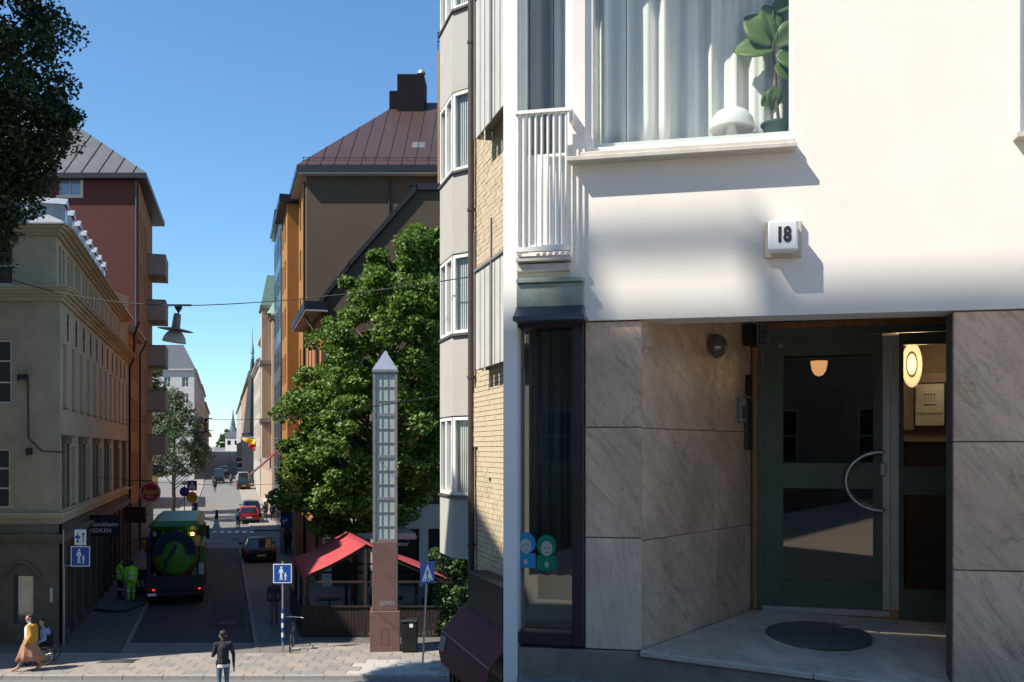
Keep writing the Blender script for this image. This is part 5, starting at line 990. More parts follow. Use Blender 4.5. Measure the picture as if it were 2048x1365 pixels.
mb = MB(); mb.tube([(-.6,.03,2.8),(-.6,.03,4.05)], .022, 6); mb.tube([(0,.02,2.78),(0,.02,4.05)], .018, 6); part('hanger', mb, GALV, sub)
def zebra(root, s, z, rzl=0):
    q = root; link('sign_plate', flat([(-s/2,z),(s/2,z),(s/2,z+s),(-s/2,z+s)],-.01,.0).mesh('plate', SBLUE), root)
    part('white_triangle', flat([(-s*.4,z+s*.12),(s*.4,z+s*.12),(0,z+s*.9)],-.013,-.011), SWHT, q)
    for k,p in enumerate(adult(s*.5,0,z+s*.42)): part('figure', flat(p,-.016,-.0135), SBLK, q)
    for k in range(4): part('stripe', flat([(-s*.3+k*s*.16,z+s*.14),(-s*.22+k*s*.16,z+s*.14),(-s*.18+k*s*.14,z+s*.22),(-s*.24+k*s*.14,z+s*.22)],-.0155,-.0135), SBLK, q)
c = P(845,1346,28.95); t = thing('crossing_sign', (c.x,28.9,.06), 'blue zebra crossing sign turned edgewise on a leaning grey pole', 'sign'); mb = MB(); mb.tube([(0,.0,0),(.16,.0,3.4)], .028, 10); part('pole', mb, GALV, t, smooth=True)
zs_ = link('sign_head', None, t, (.15,-.04,0), R(55)); zebra(zs_, .66, 2.68)
# signs up the street
c = P(347,1045,60); t = thing('no_parking_sign', (c.x,62,.06), 'round blue and red no parking sign on a grey pole behind the truck', 'sign'); pole(t, 4.5)
part('red_ring', flat(disc(0,4.0,.32),-.012,0), SRED, t); part('blue_disc', flat(disc(0,4.0,.25),-.015,-.0125), SBLUE, t); part('plate', flat([(-.2,4.45),(.2,4.45),(.2,4.7),(-.2,4.7)],-.01,0), SWHT, t)
c = P(374,1030,63); t = thing('speed_limit_sign', (c.x,64,.06), 'crossing sign above a round yellow 30 sign on one pole', 'sign'); pole(t, 4.7)
zebra(t, .66, 4.0); part('red_ring', flat(disc(0,3.55,.36),-.012,0), SRED, t); part('yellow_disc', flat(disc(0,3.55,.3),-.015,-.0125), SYEL, t); text('30', .4, SBLK, t, (0,-.017,3.55), (R(90),0,0))
c = P(570,1060,62); t = thing('give_way_sign', (c.x,62,.06), 'yellow red-edged give way triangle above a round blue turn arrow sign', 'sign'); pole(t, 3.6, .035, BLACK)
part('red_triangle', flat([(0,2.55),(.42,3.25),(-.42,3.25)],-.012,0), SRED, t); part('yellow_triangle', flat([(0,2.7),(.31,3.19),(-.31,3.19)],-.015,-.0125), SYEL, t)
part('blue_disc', flat(disc(0,2.1,.32),-.012,0), SBLUE, t); part('turn_arrow', flat([(-.12,1.92),(-.06,1.92),(-.06,2.08),(.06,2.12),(.06,2.04),(.18,2.15),(.06,2.26),(.06,2.18),(-.12,2.14)],-.0155,-.0125), SWHT, t); part('top_plate', flat([(-.2,3.4),(.2,3.4),(.2,3.65),(-.2,3.65)],-.012,0), SBLUE, t)
mb = MB(); mb.box(-.35,.35,.1,.4,0,1.6); part('cabinet', mb, GREYM, t)
# shop signs on the left
def wall_arm(root, L): mb = MB(); mb.tube([(-L,0.02,.0),(L,.02,.0)], .02, 6); part('arm', mb, BLACK, root)
c = P(300,985,46.5); t = thing('round_shop_sign', c, 'round red shop sign lettered Jappi hanging from the left houses', 'sign'); 
part('disc', flat(disc(0,0,.52,36),-.03,.03), SRED, t); part('white_line', flat(disc(0,0,.48,36),-.033,-.0305), SWHT, t); part('red_field', flat(disc(0,0,.455,36),-.036,-.0335), SRED, t)
text('Jappi', .36, M('sign_gold',(.7,.42,.08),.5,.05), t, (0,-.038,.04), (R(90),0,R(0)), shear=.3)
for zz_,hw_ in ((-.21,.2),(-.29,.15)): part('small_print_line', flat([(-hw_,zz_),(hw_,zz_),(hw_,zz_+.03),(-hw_,zz_+.03)],-.0385,-.0365), M('sign_pinkish',(.6,.3,.28),.5,.05), t)
mb = MB(); mb.tube([(-1.15,.02,.58),(.1,.02,.58)], .022, 6); part('arm', mb, BLACK, t)
c = P(201,1050,40); t = thing('salon_sign', c, 'black projecting sign reading Af Stockholm REDKEN in white', 'sign'); mb = MB(); mb.box(-.72,.85,-.04,.04,-.48,.42); part('board', mb, SBLK, t)
text('Af Stockholm', .26, SWHT, t, (.02,-.043,.02), (R(90),0,0), shear=.35); text('REDKEN', .25, SWHT, t, (.0,-.043,-.25), (R(90),0,0)); wall_arm(t, .6)
c = P(271,1030,46); t = thing('dark_projecting_sign', c, 'dark maroon projecting sign box below the round red shop sign', 'sign'); mb = MB(); mb.box(-.5,.5,-.05,.05,-.38,.38); part('board', mb, M('maroon_board',(.05,.012,.014),.5,.1), t); wall_arm(t, .6)
c = P(288,1092,45); t = thing('projecting_banner', (c.x,45,c.z-.4), 'small red and yellow pennant flag hanging by the shop fronts', 'flag'); part('cloth', flat([(-.25,.7),(.2,.8),(.1,.0)],-.005,.005), SRED, t); part('yellow_stripe', flat([(-.12,.68),(.12,.74),(.06,.2)],-.008,-.0055), SYEL, t); mb = MB(); mb.tube([(-.6,0,.6),(.25,0,.83)], .015, 6); part('staff', mb, BLACK, t)
c = P(284,1130,44); t = thing('sandwich_board', (c.x,44,.06), 'black sandwich board with a white scrawl on the left pavement', 'sign'); mb = MB(); mb.hexa([(-.3,-.2,0),(.3,-.2,0),(.3,.2,0),(-.3,.2,0),(-.3,-.03,1.2),(.3,-.03,1.2),(.3,.03,1.2),(-.3,.03,1.2)]); part('board', mb, SBLK, t); text('65', .4, SWHT, t, (0,-.16,.55), (R(82),0,0))
# wires and lamps
def wire(a, b, sag, label, r=.012):
    mb = MB(); mb.tube([Vector(a).lerp(Vector(b),i/20)-Vector((0,0,sag*4*(i/20)*(1-i/20))) for i in range(21)], r, 5); solo('overhead_wire', mb, CABLE, label, 'wire', 'overhead wires')
w0, w1 = P(-10,548,33.0), Vector((*SW(4.85,18.7),10.2)); lpz = P(357,612,25.8)
wire(w0, lpz, .25, 'overhead wire from the ochre corner building to the hanging street lamp', .016); wire(lpz, w1, .12, 'overhead wire from the hanging street lamp to the brown downpipe')
wire(P(408,838,52), P(880,792,24), .25, 'overhead wire crossing in front of the maple and obelisk'); wire(SW(-5.6,52)+(P(0,838,52).z,), P(408,838,52), .2, 'overhead wire from ochre building to the small far lamp')
wire(SW(-5.6,43)+(P(0,955,43).z,), P(600,965,60), .25, 'lowest overhead wire crossing the street above the truck')
BRZ = M('lamp_bronze', (.17,.14,.11), .4, .15, 5, metal=.4)
def street_lamp(loc, s, label, tilt):
    t = thing('hanging_street_lamp', loc, label, 'street lamp', group='lamps hung over the street'); t.scale = (s,s,s)
    mb = MB(); mb.box(-.45,.35,-.03,.03,-.01,.04); part('bar', mb, GALV, t); mb = MB(); mb.lathe([(.1,-.02),(.1,-.06),(.03,-.17),(.02,-.2)], 14); part('hanger', mb, BLACK, t, smooth=True)
    hd = link('head', MB().lathe([(.02,-.2),(.09,-.22),(.095,-.27),(.1,-.3),(.115,-.62),(0,-.62)], 18).mesh('head', BRZ, True), t); hd.rotation_euler = (0,R(tilt),0)
    mb = MB(); mb.lathe([(.11,-.6),(.46,-.66),(.465,-.67),(.2,-.655),(.15,-.70)], 32); part('brim', mb, BRZ, hd, smooth=True)
    mb = MB(); mb.lathe([(.15,-.69),(.22,-.76),(.28,-.86),(.31,-.98),(.32,-1.0),(.29,-.97),(.2,-.8),(.1,-.72)], 32); part('shade', mb, M('lamp_cream',(.4,.34,.27),.45,.1), hd, smooth=True)
street_lamp(lpz, 1.0, 'cream and bronze street lamp hanging on a wire before the pink balconies', 7); street_lamp(P(412,838,52), 1.0, 'smaller distant wire-hung street lamp near the weeping tree', 0)
# litter bin
c = P(819,1306,31.7); t = thing('litter_bin', (c.x,31.7,.06), 'black litter bin standing right of the obelisk base', 'bin'); mb = MB(); mb.box(-.26,.26,-.22,.22,.04,1.0); part('body', mb, BLACK, t, bevel=.03); mb = MB(); mb.box(-.28,.28,-.24,.24,1.002,1.09); part('lid', mb, SBLK, t, bevel=.02); mb = MB(); mb.box(.02,.14,-.225,-.221,.85,.97); part('sticker', mb, SWHT, t); mb = MB(); mb.box(-.2,.2,-.16,.16,-.02,.04); part('foot', mb, BLACK, t)
# bicycle leaning at the pole (seen end on)
def bicycle(loc, rz, label, col=BLACK, group=None):
    t = thing('bicycle', loc, label, 'bicycle', rz=rz, group=group)
    for y in (-.52,.52):
        ring = [(0,y+.33*math.cos(a),.34+.33*math.sin(a)) for a in [2*math.pi*i/28 for i in range(29)]]; mb = MB(); mb.tube(ring, .018, 6); w = part('wheel', mb, BLACK, t, smooth=True); mb = MB()
        for i in range(8): a = math.pi*i/8; mb.tube([(0,y+.31*math.cos(a),.34+.31*math.sin(a)),(0,y-.31*math.cos(a),.34-.31*math.sin(a))], .003, 3)
        part('spokes', mb, STEEL, w)
    mb = MB(); mb.tube([(0,-.52,.34),(0,-.1,.32),(0,.38,.78),(0,-.2,.8),(0,-.1,.32)], .018, 6); mb.tube([(0,-.52,.34),(0,-.2,.8)], .014, 6); mb.tube([(0,.52,.34),(0,.38,.78),(0,.34,.98)], .017, 6); part('frame', mb, col, t)
    mb = MB(); mb.tube([(-.29,.28,1.02),(-.2,.36,1.03),(.2,.36,1.03),(.29,.28,1.02)], .014, 6); part('handlebar', mb, STEEL, t); mb = MB(); mb.hexa([(-.04,-.1,.88),(.04,-.1,.88),(.08,-.34,.88),(-.08,-.34,.88),(-.02,-.08,.93),(.02,-.08,.93),(.07,-.34,.94),(-.07,-.34,.94)]); part('saddle', mb, BLACK, t)
    return t
c = P(573,1312,31.5); bk = bicycle((c.x+.02,32.1,.06), R(8), 'dark bicycle parked end-on against the banded sign pole'); bk.rotation_euler = (0,R(5),R(8))
c = P(905,1285,33); bicycle((c.x+.3,33.3,.06), R(70), 'dark bicycle leaning near the fence end below the oriel')
# wine red awning on the brick house
AWN = M('wine_canvas', (.1,.022,.032), .75, .15, 3, bump=.1); aw = thing('wine_awning', (*SW(5.0,17.6),2.6), 'wine red domed awning with a pale panel at the bottom right of the street view', 'awning')
mb = MB(); prof = [(.0,4.02),(.42,3.8),(.78,3.38),(.85,3.05),(.8,2.8)]; rows = []; ta = [.55,.95,2.2,4.0]
rows.append([fk.pt(.5+.0*p,.02+d*.05,z) for (d,z),p in zip(prof,range(5))]); 
for k,t_ in enumerate((.35,.55,.9,4.2)):
    sc_ = (.35,.7,1.0,1.0)[k]; rows.append([fk.pt(t_-(.1 if k < 3 else 0)*0, .03+d*sc_, z-(0 if k > 1 else (.12,.05)[k])) for d,z in prof])
mb.loft(rows, cap=False, closed=False); o = wpart('canvas', mb, AWN, aw); md = o.modifiers.new('thick','SOLIDIFY'); md.thickness = .015
for p_,q_ in (((.9,0),(.9,4)),):
    mb = MB(); mb.tube([fk.pt(.9,.04+d,z+.008) for d,z in prof], .01, 5); wpart('seam', mb, M('seam_grey',(.25,.22,.23),.6,.05), aw)
mb = MB(); mb.tube([fk.pt(.35,.04+.78*.35,3.27),fk.pt(.55,.04+.78*.7,3.34),fk.pt(.9,.045+.78,3.39),fk.pt(4.2,.045+.78,3.39)], .01, 5); wpart('seam', mb, MATS['seam_grey'], aw)
mb = MB(); mb.hexa([fk.pt(.95,.91,3.07),fk.pt(1.35,.91,3.07),fk.pt(1.35,.895,3.07),fk.pt(.95,.895,3.07),fk.pt(.95,.85,3.34),fk.pt(1.35,.85,3.34),fk.pt(1.35,.835,3.34),fk.pt(.95,.835,3.34)]); wpart('pale_panel', mb, M('panel_grey',(.2,.2,.21),.6,.2,20), aw)
for t_ in (.75,1.0,1.35): mb = MB(); mb.tube([fk.pt(t_,.6,.05), fk.pt(t_,.6,2.75)], .055, 8); wpart('post', mb, BLACK, aw, smooth=True)
mb = MB(); fk.box(mb, 1.2, 3.5, .03, .4, 3.0, 4.55); solo('dark_wall_box', mb, BLACK, 'black box cabinet fixed to the brick wall above the awning', 'cabinet', bevel=.02)
# flags up the street
c = P(496,888,118); t = thing('striped_flag', c, 'yellow and red striped flag hanging over the far street', 'flag')
def cloth(mat, pts, name, y=0):
    m = MB(); rows = []
    (a,b,c_,d) = [Vector(p) for p in pts]
    for i in range(9): u = i/8; rows.append([(a.lerp(b,u)).lerp(d.lerp(c_,u), v/4)+Vector((0,y+.12*math.sin(u*9+v),0)) for v in range(5)])
    m.loft(rows, cap=False, closed=False); o = part(name, m, mat, t, smooth=True); md = o.modifiers.new('thick','SOLIDIFY'); md.thickness = .02
cloth(SYEL, [(-1.3,0,.8),(1.1,0,.55),(1.0,0,-.2),(-.3,0,.2)], 'upper_stripe'); cloth(SRED, [(-.3,0,.2),(1.0,0,-.2),(.9,0,-.9),(.1,0,-.4)], 'lower_stripe'); mb = MB(); mb.tube([(-1.5,0,.85),(2.2,0,.75)], .03, 5); part('staff', mb, GALV, t)
c = P(532,922,85); t = thing('red_banner', c, 'long slanting red banner on the blue office house', 'flag'); mb = MB(); mb.hexa([(-1.4,0,-1.1),(-1.3,0,-1.25),(1.3,.02,.95),(1.25,.02,1.2),(-1.4,.03,-1.1),(-1.3,.03,-1.25),(1.3,.05,.95),(1.25,.05,1.2)]); part('cloth', mb, SRED, t)
mb = MB(); mb.tube([(-1.45,0,-1.25),(1.4,.05,1.25)], .03, 5); part('staff', mb, GALV, t)
# hose from the truck
mb = MB(); mb.tube([P(185,1222,40)+Vector((0,0,.0))]+[Vector((P(px,0,12920/(py-900)).x, 12920/(py-900), .12)) for px,py in ((195,1226),(225,1229),(255,1227),(270,1220),(290,1214))], .06, 8); solo('suction_hose', mb, M('hose_rubber',(.02,.022,.03),.7,.1), 'dark suction hose lying on the pavement behind the green truck', 'hose', smooth=True)
# ---------------------------------------------------------------- vehicles
TYRE = M('tyre_rubber', (.015,.015,.016), .85, .2); RIM = M('rim_alloy', (.3,.3,.31), .35, .1, 6, metal=.8); TAIL = M('tail_lamp_red', (.35,.01,.012), .25, .1); HEADL = M('head_lamp', (.6,.62,.62), .15, .05); CGL = M('car_glass', (.02,.03,.035), .04, .1, spec=.9); PLATE = M('plate_yellow', (.6,.42,.05), .5, .05)
def wheel(root, x, y, r, w):
    mb = MB(); mb.lathe([(r*.62,-w/2),(r*.93,-w/2),(r,-w*.36),(r,w*.36),(r*.93,w/2),(r*.62,w/2)], 22, (0,0,0), 'x'); o = part('wheel', mb, TYRE, root, smooth=True); o.location = (x,y,r)
    mb = MB(); mb.lathe([(0,-w*.44),(r*.3,-w*.44),(r*.6,-w*.4),(r*.62,0),(r*.6,w*.4),(r*.3,w*.44),(0,w*.44)], 16, (0,0,0), 'x'); part('rim', mb, RIM, o, smooth=True)
def car(loc, rz, colour, label, kind='sedan', L=4.5, W=1.82, Ht=1.45, wh=.32, group=None, plate=PLATE):
    """front is local +y"""
    t = thing('car', loc, label, 'car', rz=rz, group=group); hw = W/2
    est = kind in ('estate','suv','van')
    if kind == 'van': st = [(-.5,.5,.95,.98),(-.49,.3,1.0,1),(-.2,.25,1.0,1),(.1,.25,1.0,1),(.32,.25,1.0,1),(.44,.28,.92,.97),(.5,.4,.75,.86)]
    else: st = [(-.5,.42,.8 if est else .86,.86),(-.488,.32,.93 if est else .92,.95),(-.42,.26,.98,1),(-.2,.22,.98,1),(.1,.22,.95,1),(.3,.24,.9,.99),(.42,.27,.82,.95),(.485,.34,.7,.86),(.5,.42,.6,.78)]
    bz = .66*Ht if kind != 'van' else .55*Ht; rings = []
    for u,lo,hi,w in st:
        y = u*L; z1 = bz*hi; z0 = lo; a = hw*w
        rings.append([(-a*.86,y,z0),(-a*.98,y,z0+.1),(-a,y,z0+(z1-z0)*.55),(-a*.95,y,z1-.05),(-a*.86,y,z1),(a*.86,y,z1),(a*.95,y,z1-.05),(a,y,z0+(z1-z0)*.55),(a*.98,y,z0+.1),(a*.86,y,z0)])
    mb = MB(); mb.loft(rings); part('body', mb, colour, t, smooth=True)
    if kind == 'van': cab = [(-.495,.0),(-.48,1),(.2,1),(.36,.0)]
    elif est: cab = [(-.485,.0),(-.43,1),(.04,1),(.22,.0)]
    else: cab = [(-.4,.0),(-.24,1),(.06,1),(.24,.0)]
    zr = Ht; wb, wt = hw*.9, hw*.72
    g = MB(); r0 = [(-wb,cab[0][0]*L,bz-.03),(wb,cab[0][0]*L,bz-.03),(wb,cab[3][0]*L,bz*.97-.03),(-wb,cab[3][0]*L,bz*.97-.03)]; r1 = [(-wt,cab[1][0]*L,zr-.05),(wt,cab[1][0]*L,zr-.05),(wt,cab[2][0]*L,zr-.05),(-wt,cab[2][0]*L,zr-.05)]
    g.hexa(r0+r1); part('windows', g, CGL, t, bevel=.03)
    rf = MB(); rf.loft([[(-wt-.015,cab[1][0]*L-.03,zr-.06),(wt+.015,cab[1][0]*L-.03,zr-.06),(wt+.015,cab[2][0]*L+.03,zr-.06),(-wt-.015,cab[2][0]*L+.03,zr-.06)],[(-wt*.9,cab[1][0]*L+.06,zr),(wt*.9,cab[1][0]*L+.06,zr),(wt*.9,cab[2][0]*L-.08,zr),(-wt*.9,cab[2][0]*L-.08,zr)]]); part('roof', rf, colour, t, smooth=True)
    for i in range(4):
        a, b = Vector(r0[i]), Vector(r1[i]); mb = MB(); mb.tube([a,b], .035, 5); part('pillar', mb, colour, t)
    for x in (-hw+.09, hw-.09):
        for y in (-.3*L, .31*L): wheel(t, x, y, wh, .2)
    for s in (-1,1):
        mb = MB(); mb.box(s*hw*.82-.16,s*hw*.82+.1*s*0+.1,-L/2-.012,-L/2+.12,bz*.68,bz*.86); part('tail_light', mb, TAIL, t, bevel=.02)
        mb = MB(); mb.box(s*hw*.75-.16,s*hw*.75+.16,L/2-.14,L/2-.01,bz*.52,bz*.66); part('headlight', mb, HEADL, t, bevel=.02)
        mb = MB(); mb.box(s*(hw+.1)-.1,s*(hw+.1)+.08,.14*L,.14*L+.1,bz-.02,bz+.13); part('mirror', mb, colour, t, bevel=.03)
    mb = MB(); mb.box(-.26,.26,-L/2-.016,-L/2-.0,bz*.5,bz*.5+.11); part('number_plate', mb, plate, t); mb = MB(); mb.box(-hw*.8,hw*.8,-L/2-.02,-L/2+.2,.26,.42); part('bumper', mb, TYRE, t, bevel=.03)
    return t
HDG = math.atan(K)                                           # along the street
CB_ = M('car_midnight_blue', (.008,.012,.024), .4, .1, spec=.3); CR = M('car_red', (.32,.012,.02), .28, .08, spec=.7); CS = M('car_silver', (.4,.4,.41), .3, .08, metal=.5); CW = M('car_white', (.7,.7,.69), .3, .04); CK = M('car_black', (.014,.014,.016), .25, .1, spec=.7)
def on(px, py): Y = 12920/(py-900) if py > 1056 else None; return Vector(((px-CX)/F*Y, Y, -.02))
def hillpt(px, Y): return Vector(((px-CX)/F*Y, Y, gz(Y)-.01))
c = on(498,1128); car((c.x,c.y+2.1,-.03), HDG+.04, CB_, 'midnight blue saloon car driving away before the cross street', L=4.6)
car(hillpt(497,88.5), HDG, CR, 'red hatchback parked beyond the cross street', 'estate', L=4.0, Ht=1.5, plate=SWHT); car(hillpt(502,94.5), HDG, CS, 'silver estate car parked in front of the red hatchback', 'estate', L=4.5, Ht=1.6)
row = ((487,135,CK,'suv','black car at the near end of the far parked row'),(486,142,CS,'van','grey van parked second in the far row'),(484,150,CW,'estate','white estate third in the far parked row'),(483,158,CB_,'estate','dark blue car fourth in the far parked row'),(482,168,CS,'sedan','silver saloon fifth in the far parked row'),(481,180,CW,'van','white van sixth in the far parked row'),(480,195,CS,'estate','grey estate seventh in the far parked row'),(479,212,CW,'van','pale van farthest up the parked row'))
for px,Y,m_,kd,lb__ in row: car(hillpt(px,Y), HDG, m_, lb__, kd, L=4.4 if kd != 'van' else 5.0, Ht=1.5 if kd != 'van' else 2.1, group='cars parked up the hill')
c = hillpt(437,150); car(c, HDG+math.pi, CK, 'dark van coming down the left lane far up the hill', 'van', L=5, Ht=2.2); car(hillpt(446,178), HDG+math.pi, CW, 'white car in the left lane behind the dark van', 'estate')
# the green vacuum truck, rear towards the viewer (front is local +y)
TG = M('truck_green', (.018,.12,.014), .4, .12, 2); TGD = M('truck_green_lime', (.045,.19,.014), .45, .12, 2); TBL = M('coil_hose_blue', (.015,.02,.05), .6, .15); CHAS = M('truck_chassis', (.02,.02,.02), .7, .2)
tc = on(349,1210); tk = thing('vacuum_truck', (tc.x,tc.y,-.03), 'green vacuum tanker truck with coiled hose at the rear, parked in the shaded street', 'truck', rz=HDG)
mb = MB(); mb.box(-.55,.55,.1,8.2,.55,.95); part('chassis', mb, CHAS, tk)
mb = MB(); mb.lathe([(.0,.9),(.55,.93),(.95,1.02),(1.05,1.2),(1.05,6.0),(.9,6.2),(0,6.25)], 36, (0,0,2.15), 'y'); part('tank', mb, TG, tk, smooth=True)
mb = MB(); mb.lathe([(.0,.62),(.5,.65),(.8,.72),(.9,.86),(.9,.96)], 36, (0,0,2.1), 'y'); hd = part('rear_door', mb, TGD, tk, smooth=True)
mb = MB(); mb.lathe([(.93,.8),(.98,.84),(.98,.92),(.93,.96)], 36, (0,0,2.1), 'y'); part('door_rim', mb, M('rim_rust',(.2,.05,.02),.6,.2), hd, smooth=True)
for k in range(5):
    mb = MB(); rr = .5+k*.085; mb.tube([(rr*math.cos(a),.5,2.35+rr*math.sin(a)) for a in [math.pi*(-.08+1.16*i/24) for i in range(25)]], .045, 7); part('hose_coil', mb, TBL, tk, smooth=True)
mb = MB(); mb.tube([(.05,.4,2.6),(-.1,.3,2.3),(-.35,.2,1.9),(-.42,.15,1.4),(-.45,.15,.7)], .075, 8); part('suction_pipe', mb, CHAS, tk, smooth=True)
mb = MB(); mb.hexa([(-1.2,.9,3.2),(1.2,.9,3.2),(1.2,7.9,3.2),(-1.2,7.9,3.2),(-1.08,1.0,3.62),(1.08,1.0,3.62),(1.08,7.8,3.7),(-1.08,7.8,3.7)]); part('top_cover', mb, TG, tk, bevel=.2)
mb = MB(); mb.box(-1.12,1.12,1.3,1.5,2.95,3.2); part('equipment_rack', mb, CHAS, tk)
for i in range(6): mb = MB(); mb.lathe([(.1,0),(.1,.2),(.06,.24),(0,.24)], 10, (-.9+i*.36, 1.2, 2.95)); part('fitting', mb, (GALV,TGD,CHAS)[i%3], tk, smooth=True)
mb = MB(); mb.box(-1.22,-1.0,1.0,6,1.1,2.9); part('side_locker', mb, TBL, tk, bevel=.03); mb = MB(); mb.box(1.0,1.22,1.0,6,1.1,2.5); part('side_locker', mb, TG, tk, bevel=.03)
mb = MB(); mb.box(-1.2,1.2,.0,.5,.62,1.25); part('rear_cabinet', mb, CHAS, tk, bevel=.02); mb = MB(); mb.box(-1.2,1.2,-.06,.12,.42,.6); part('rear_bumper', mb, CHAS, tk, bevel=.02)
for s in (-1,1):
    mb = MB(); mb.box(s*.95-.2,s*.95+.2,-.075,-.061,.66,.78); part('tail_light', mb, TAIL, tk); lt_ = MB(); lt_.box(s*.95+.05,s*.95+.14,-.085,-.076,.68,.76); part('lit_lens', lt_, M('lit_red_lens',(1,.06,.05),.4,.02,emit=.5), tk)
    for y in (1.1,2.5,6.9): wheel(tk, s*.98, y, .5, .42)
    mb = MB(); mb.box(s*1.25-.12,s*1.25+.12,7.6,7.75,2.2,2.9); part('mirror', mb, CHAS, tk, bevel=.03)
mb = MB(); mb.box(-1.1,-.75,-.066,-.061,.45,.57); part('number_plate', mb, SWHT, tk); mb = MB(); mb.box(1.0,1.22,.3,.8,1.3,1.75); part('pale_box', mb, GALV, tk)
mb = MB(); mb.box(-1.2,1.2,6.6,8.4,.9,3.1); part('cab', mb, TG, tk, bevel=.1)
mb = MB(); mb.lathe([(.07,0),(.07,.12),(0,.14)], 12, (.72,.95,2.98)); part('beacon', mb, M('amber_beacon',(1,.5,.12),.4,.02,emit=4), tk, smooth=True)

# ---------------------------------------------------------------- people
SKIN = M('skin', (.45,.25,.17), .55, .08, 10); SKIND = M('skin_tan', (.3,.16,.1), .55, .08, 10); HAIRB = M('hair_brown', (.045,.022,.012), .6, .3, 30); HAIRD = M('hair_dark', (.015,.011,.009), .6, .3, 30)
def capsule(mb, a, b, ra, rb, n=10):
    a, b = Vector(a), Vector(b); d = (b-a); L = d.length; d = d/L if L > 1e-5 else Vector((0,0,1)); o = d.orthogonal().normalized(); q = d.cross(o); rings = []
    for t in (-1,-.7,-.3,0): rings.append((a+d*ra*t, ra*math.sqrt(max(.0004,1-t*t))))
    for t in (0,.3,.7,1): rings.append((b+d*rb*t, rb*math.sqrt(max(.0004,1-t*t))))
    mb.loft([[c+(o*math.cos(2*math.pi*k/n)+q*math.sin(2*math.pi*k/n))*r for k in range(n)] for c,r in rings])
def person(loc, rz, label, top, legs, pose=None, hair=HAIRB, skin=None, scale=1.0, vox=.022, long_hair=False, shoes=None, sleeves=True, fat=1.0, bare_legs=False, group=None, hem=None, collar=None, fingers=False, hairless=False):
    """faces local -y; joints may be overridden in pose"""
    skin = skin or SKIN; shoes = shoes or BLACK
    J = dict(pel=(0,0,.95), bel=(0,0,1.08), che=(0,.01,1.3), nk=(0,.01,1.48), hd=(0,-.015,1.63), shL=(.18,.01,1.41), elL=(.235,.03,1.13), wrL=(.23,-.05,.88), shR=(-.18,.01,1.41), elR=(-.235,.03,1.13), wrR=(-.23,-.05,.88),
             hiL=(.09,0,.92), knL=(.1,-.02,.5), anL=(.1,.03,.09), toL=(.115,-.14,.04), hiR=(-.09,0,.92), knR=(-.1,-.02,.5), anR=(-.1,.03,.09), toR=(-.115,-.14,.04))
    J.update(pose or {}); J = {k: Vector(v) for k,v in J.items()}; f = fat
    S = [('pel','bel',.15*f,.14*f,'leg'),('bel','che',.145*f,.155*f,'top'),('che','nk',.14*f,.065,'top'),('shL','shR',.07,.07,'top'),('che','shL',.11,.075,'top'),('che','shR',.11,.075,'top'),('nk','hd',.055,.06,'skin')]
    for s in 'LR': S += [('sh'+s,'el'+s,.06*f,.047*f,'top' if sleeves else 'skin'),('el'+s,'wr'+s,.047*f,.032,'top' if sleeves is True else 'skin'),('pel','hi'+s,.12*f,.1*f,'leg'),('hi'+s,'kn'+s,.092*f,.062*f,'leg'),('kn'+s,'an'+s,.06*f,.042,'skin' if bare_legs else 'leg'),('an'+s,'to'+s,.048,.036,'shoe')]
    mb = MB(); segs = []
    for a,b,ra,rb,k in S: capsule(mb, J[a], J[b], ra, rb); segs.append((J[a],J[b],k,(ra+rb)/2))
    h = J['hd']; face = (J.get('look') or Vector((0,-1,0))).normalized(); upv = Vector((0,0,1)); side = face.cross(upv).normalized()
    cr = h+upv*.03; capsule(mb, cr-face*.02, cr+face*.02, .092, .09, 14); capsule(mb, h+face*.035-upv*.04, h+face*.05-upv*.075, .062, .045); capsule(mb, h+face*.1+upv*.015, h+face*.115-upv*.015, .011, .016, 6)
    segs += [(cr-face*.02, cr+face*.02,'skin',.09),(h+face*.03-upv*.04,h+face*.05-upv*.075,'skin',.05)]
    for sd in (-1,1): capsule(mb, h+side*sd*.088+upv*.02, h+side*sd*.09-upv*.02, .016, .012, 6)
    for s in 'LR':
        d = (J['wr'+s]-J['el'+s]).normalized(); w = J['wr'+s]; pm = w+d*.07; capsule(mb, w, pm, .03, .036); segs.append((w+d*.025,pm+d*.1,'skin',.03)); sv = d.orthogonal().normalized()
        for k in range(4): o_ = sv*(k-1.5)*.02; capsule(mb, pm+o_, pm+o_+d*(.06+.012*(k in (1,2)))+d.cross(sv)*.012, .0095 if fingers else .012, .008, 6)
        capsule(mb, w+d*.03+sv*.03, w+d*.075+sv*.062, .012, .009, 6)
    root = thing('person', loc, label, 'person', rz=rz, group=group); root.scale = (scale,)*3
    o = bpy.data.objects.new('tmp', mb.mesh('body')); COL.objects.link(o); md = o.modifiers.new('r','REMESH'); md.mode = 'VOXEL'; md.voxel_size = vox; md2 = o.modifiers.new('s','SMOOTH'); md2.iterations = 3; md2.factor = .45
    dg = bpy.context.evaluated_depsgraph_get(); me = bpy.data.meshes.new_from_object(o.evaluated_get(dg)); bpy.data.objects.remove(o); me.name = 'body'; me.materials.clear()
    kinds = {'top':0,'leg':1,'skin':2,'shoe':3}
    for m_ in (top, legs, skin, shoes): me.materials.append(m_)
    nv = len(me.polygons); ce = np.empty(nv*3); me.polygons.foreach_get('center', ce); ce = ce.reshape(-1,3); best = np.full(nv,9e9); ix = np.zeros(nv,dtype=np.int32)
    for a,b,k,r in segs:
        a_, b_ = np.array(a), np.array(b); d = b_-a_; t = np.clip(((ce-a_)@d)/max(1e-9,d@d),0,1); D = np.linalg.norm(ce-(a_+t[:,None]*d),axis=1)-r; m_ = D < best; best[m_] = D[m_]; ix[m_] = kinds[k]
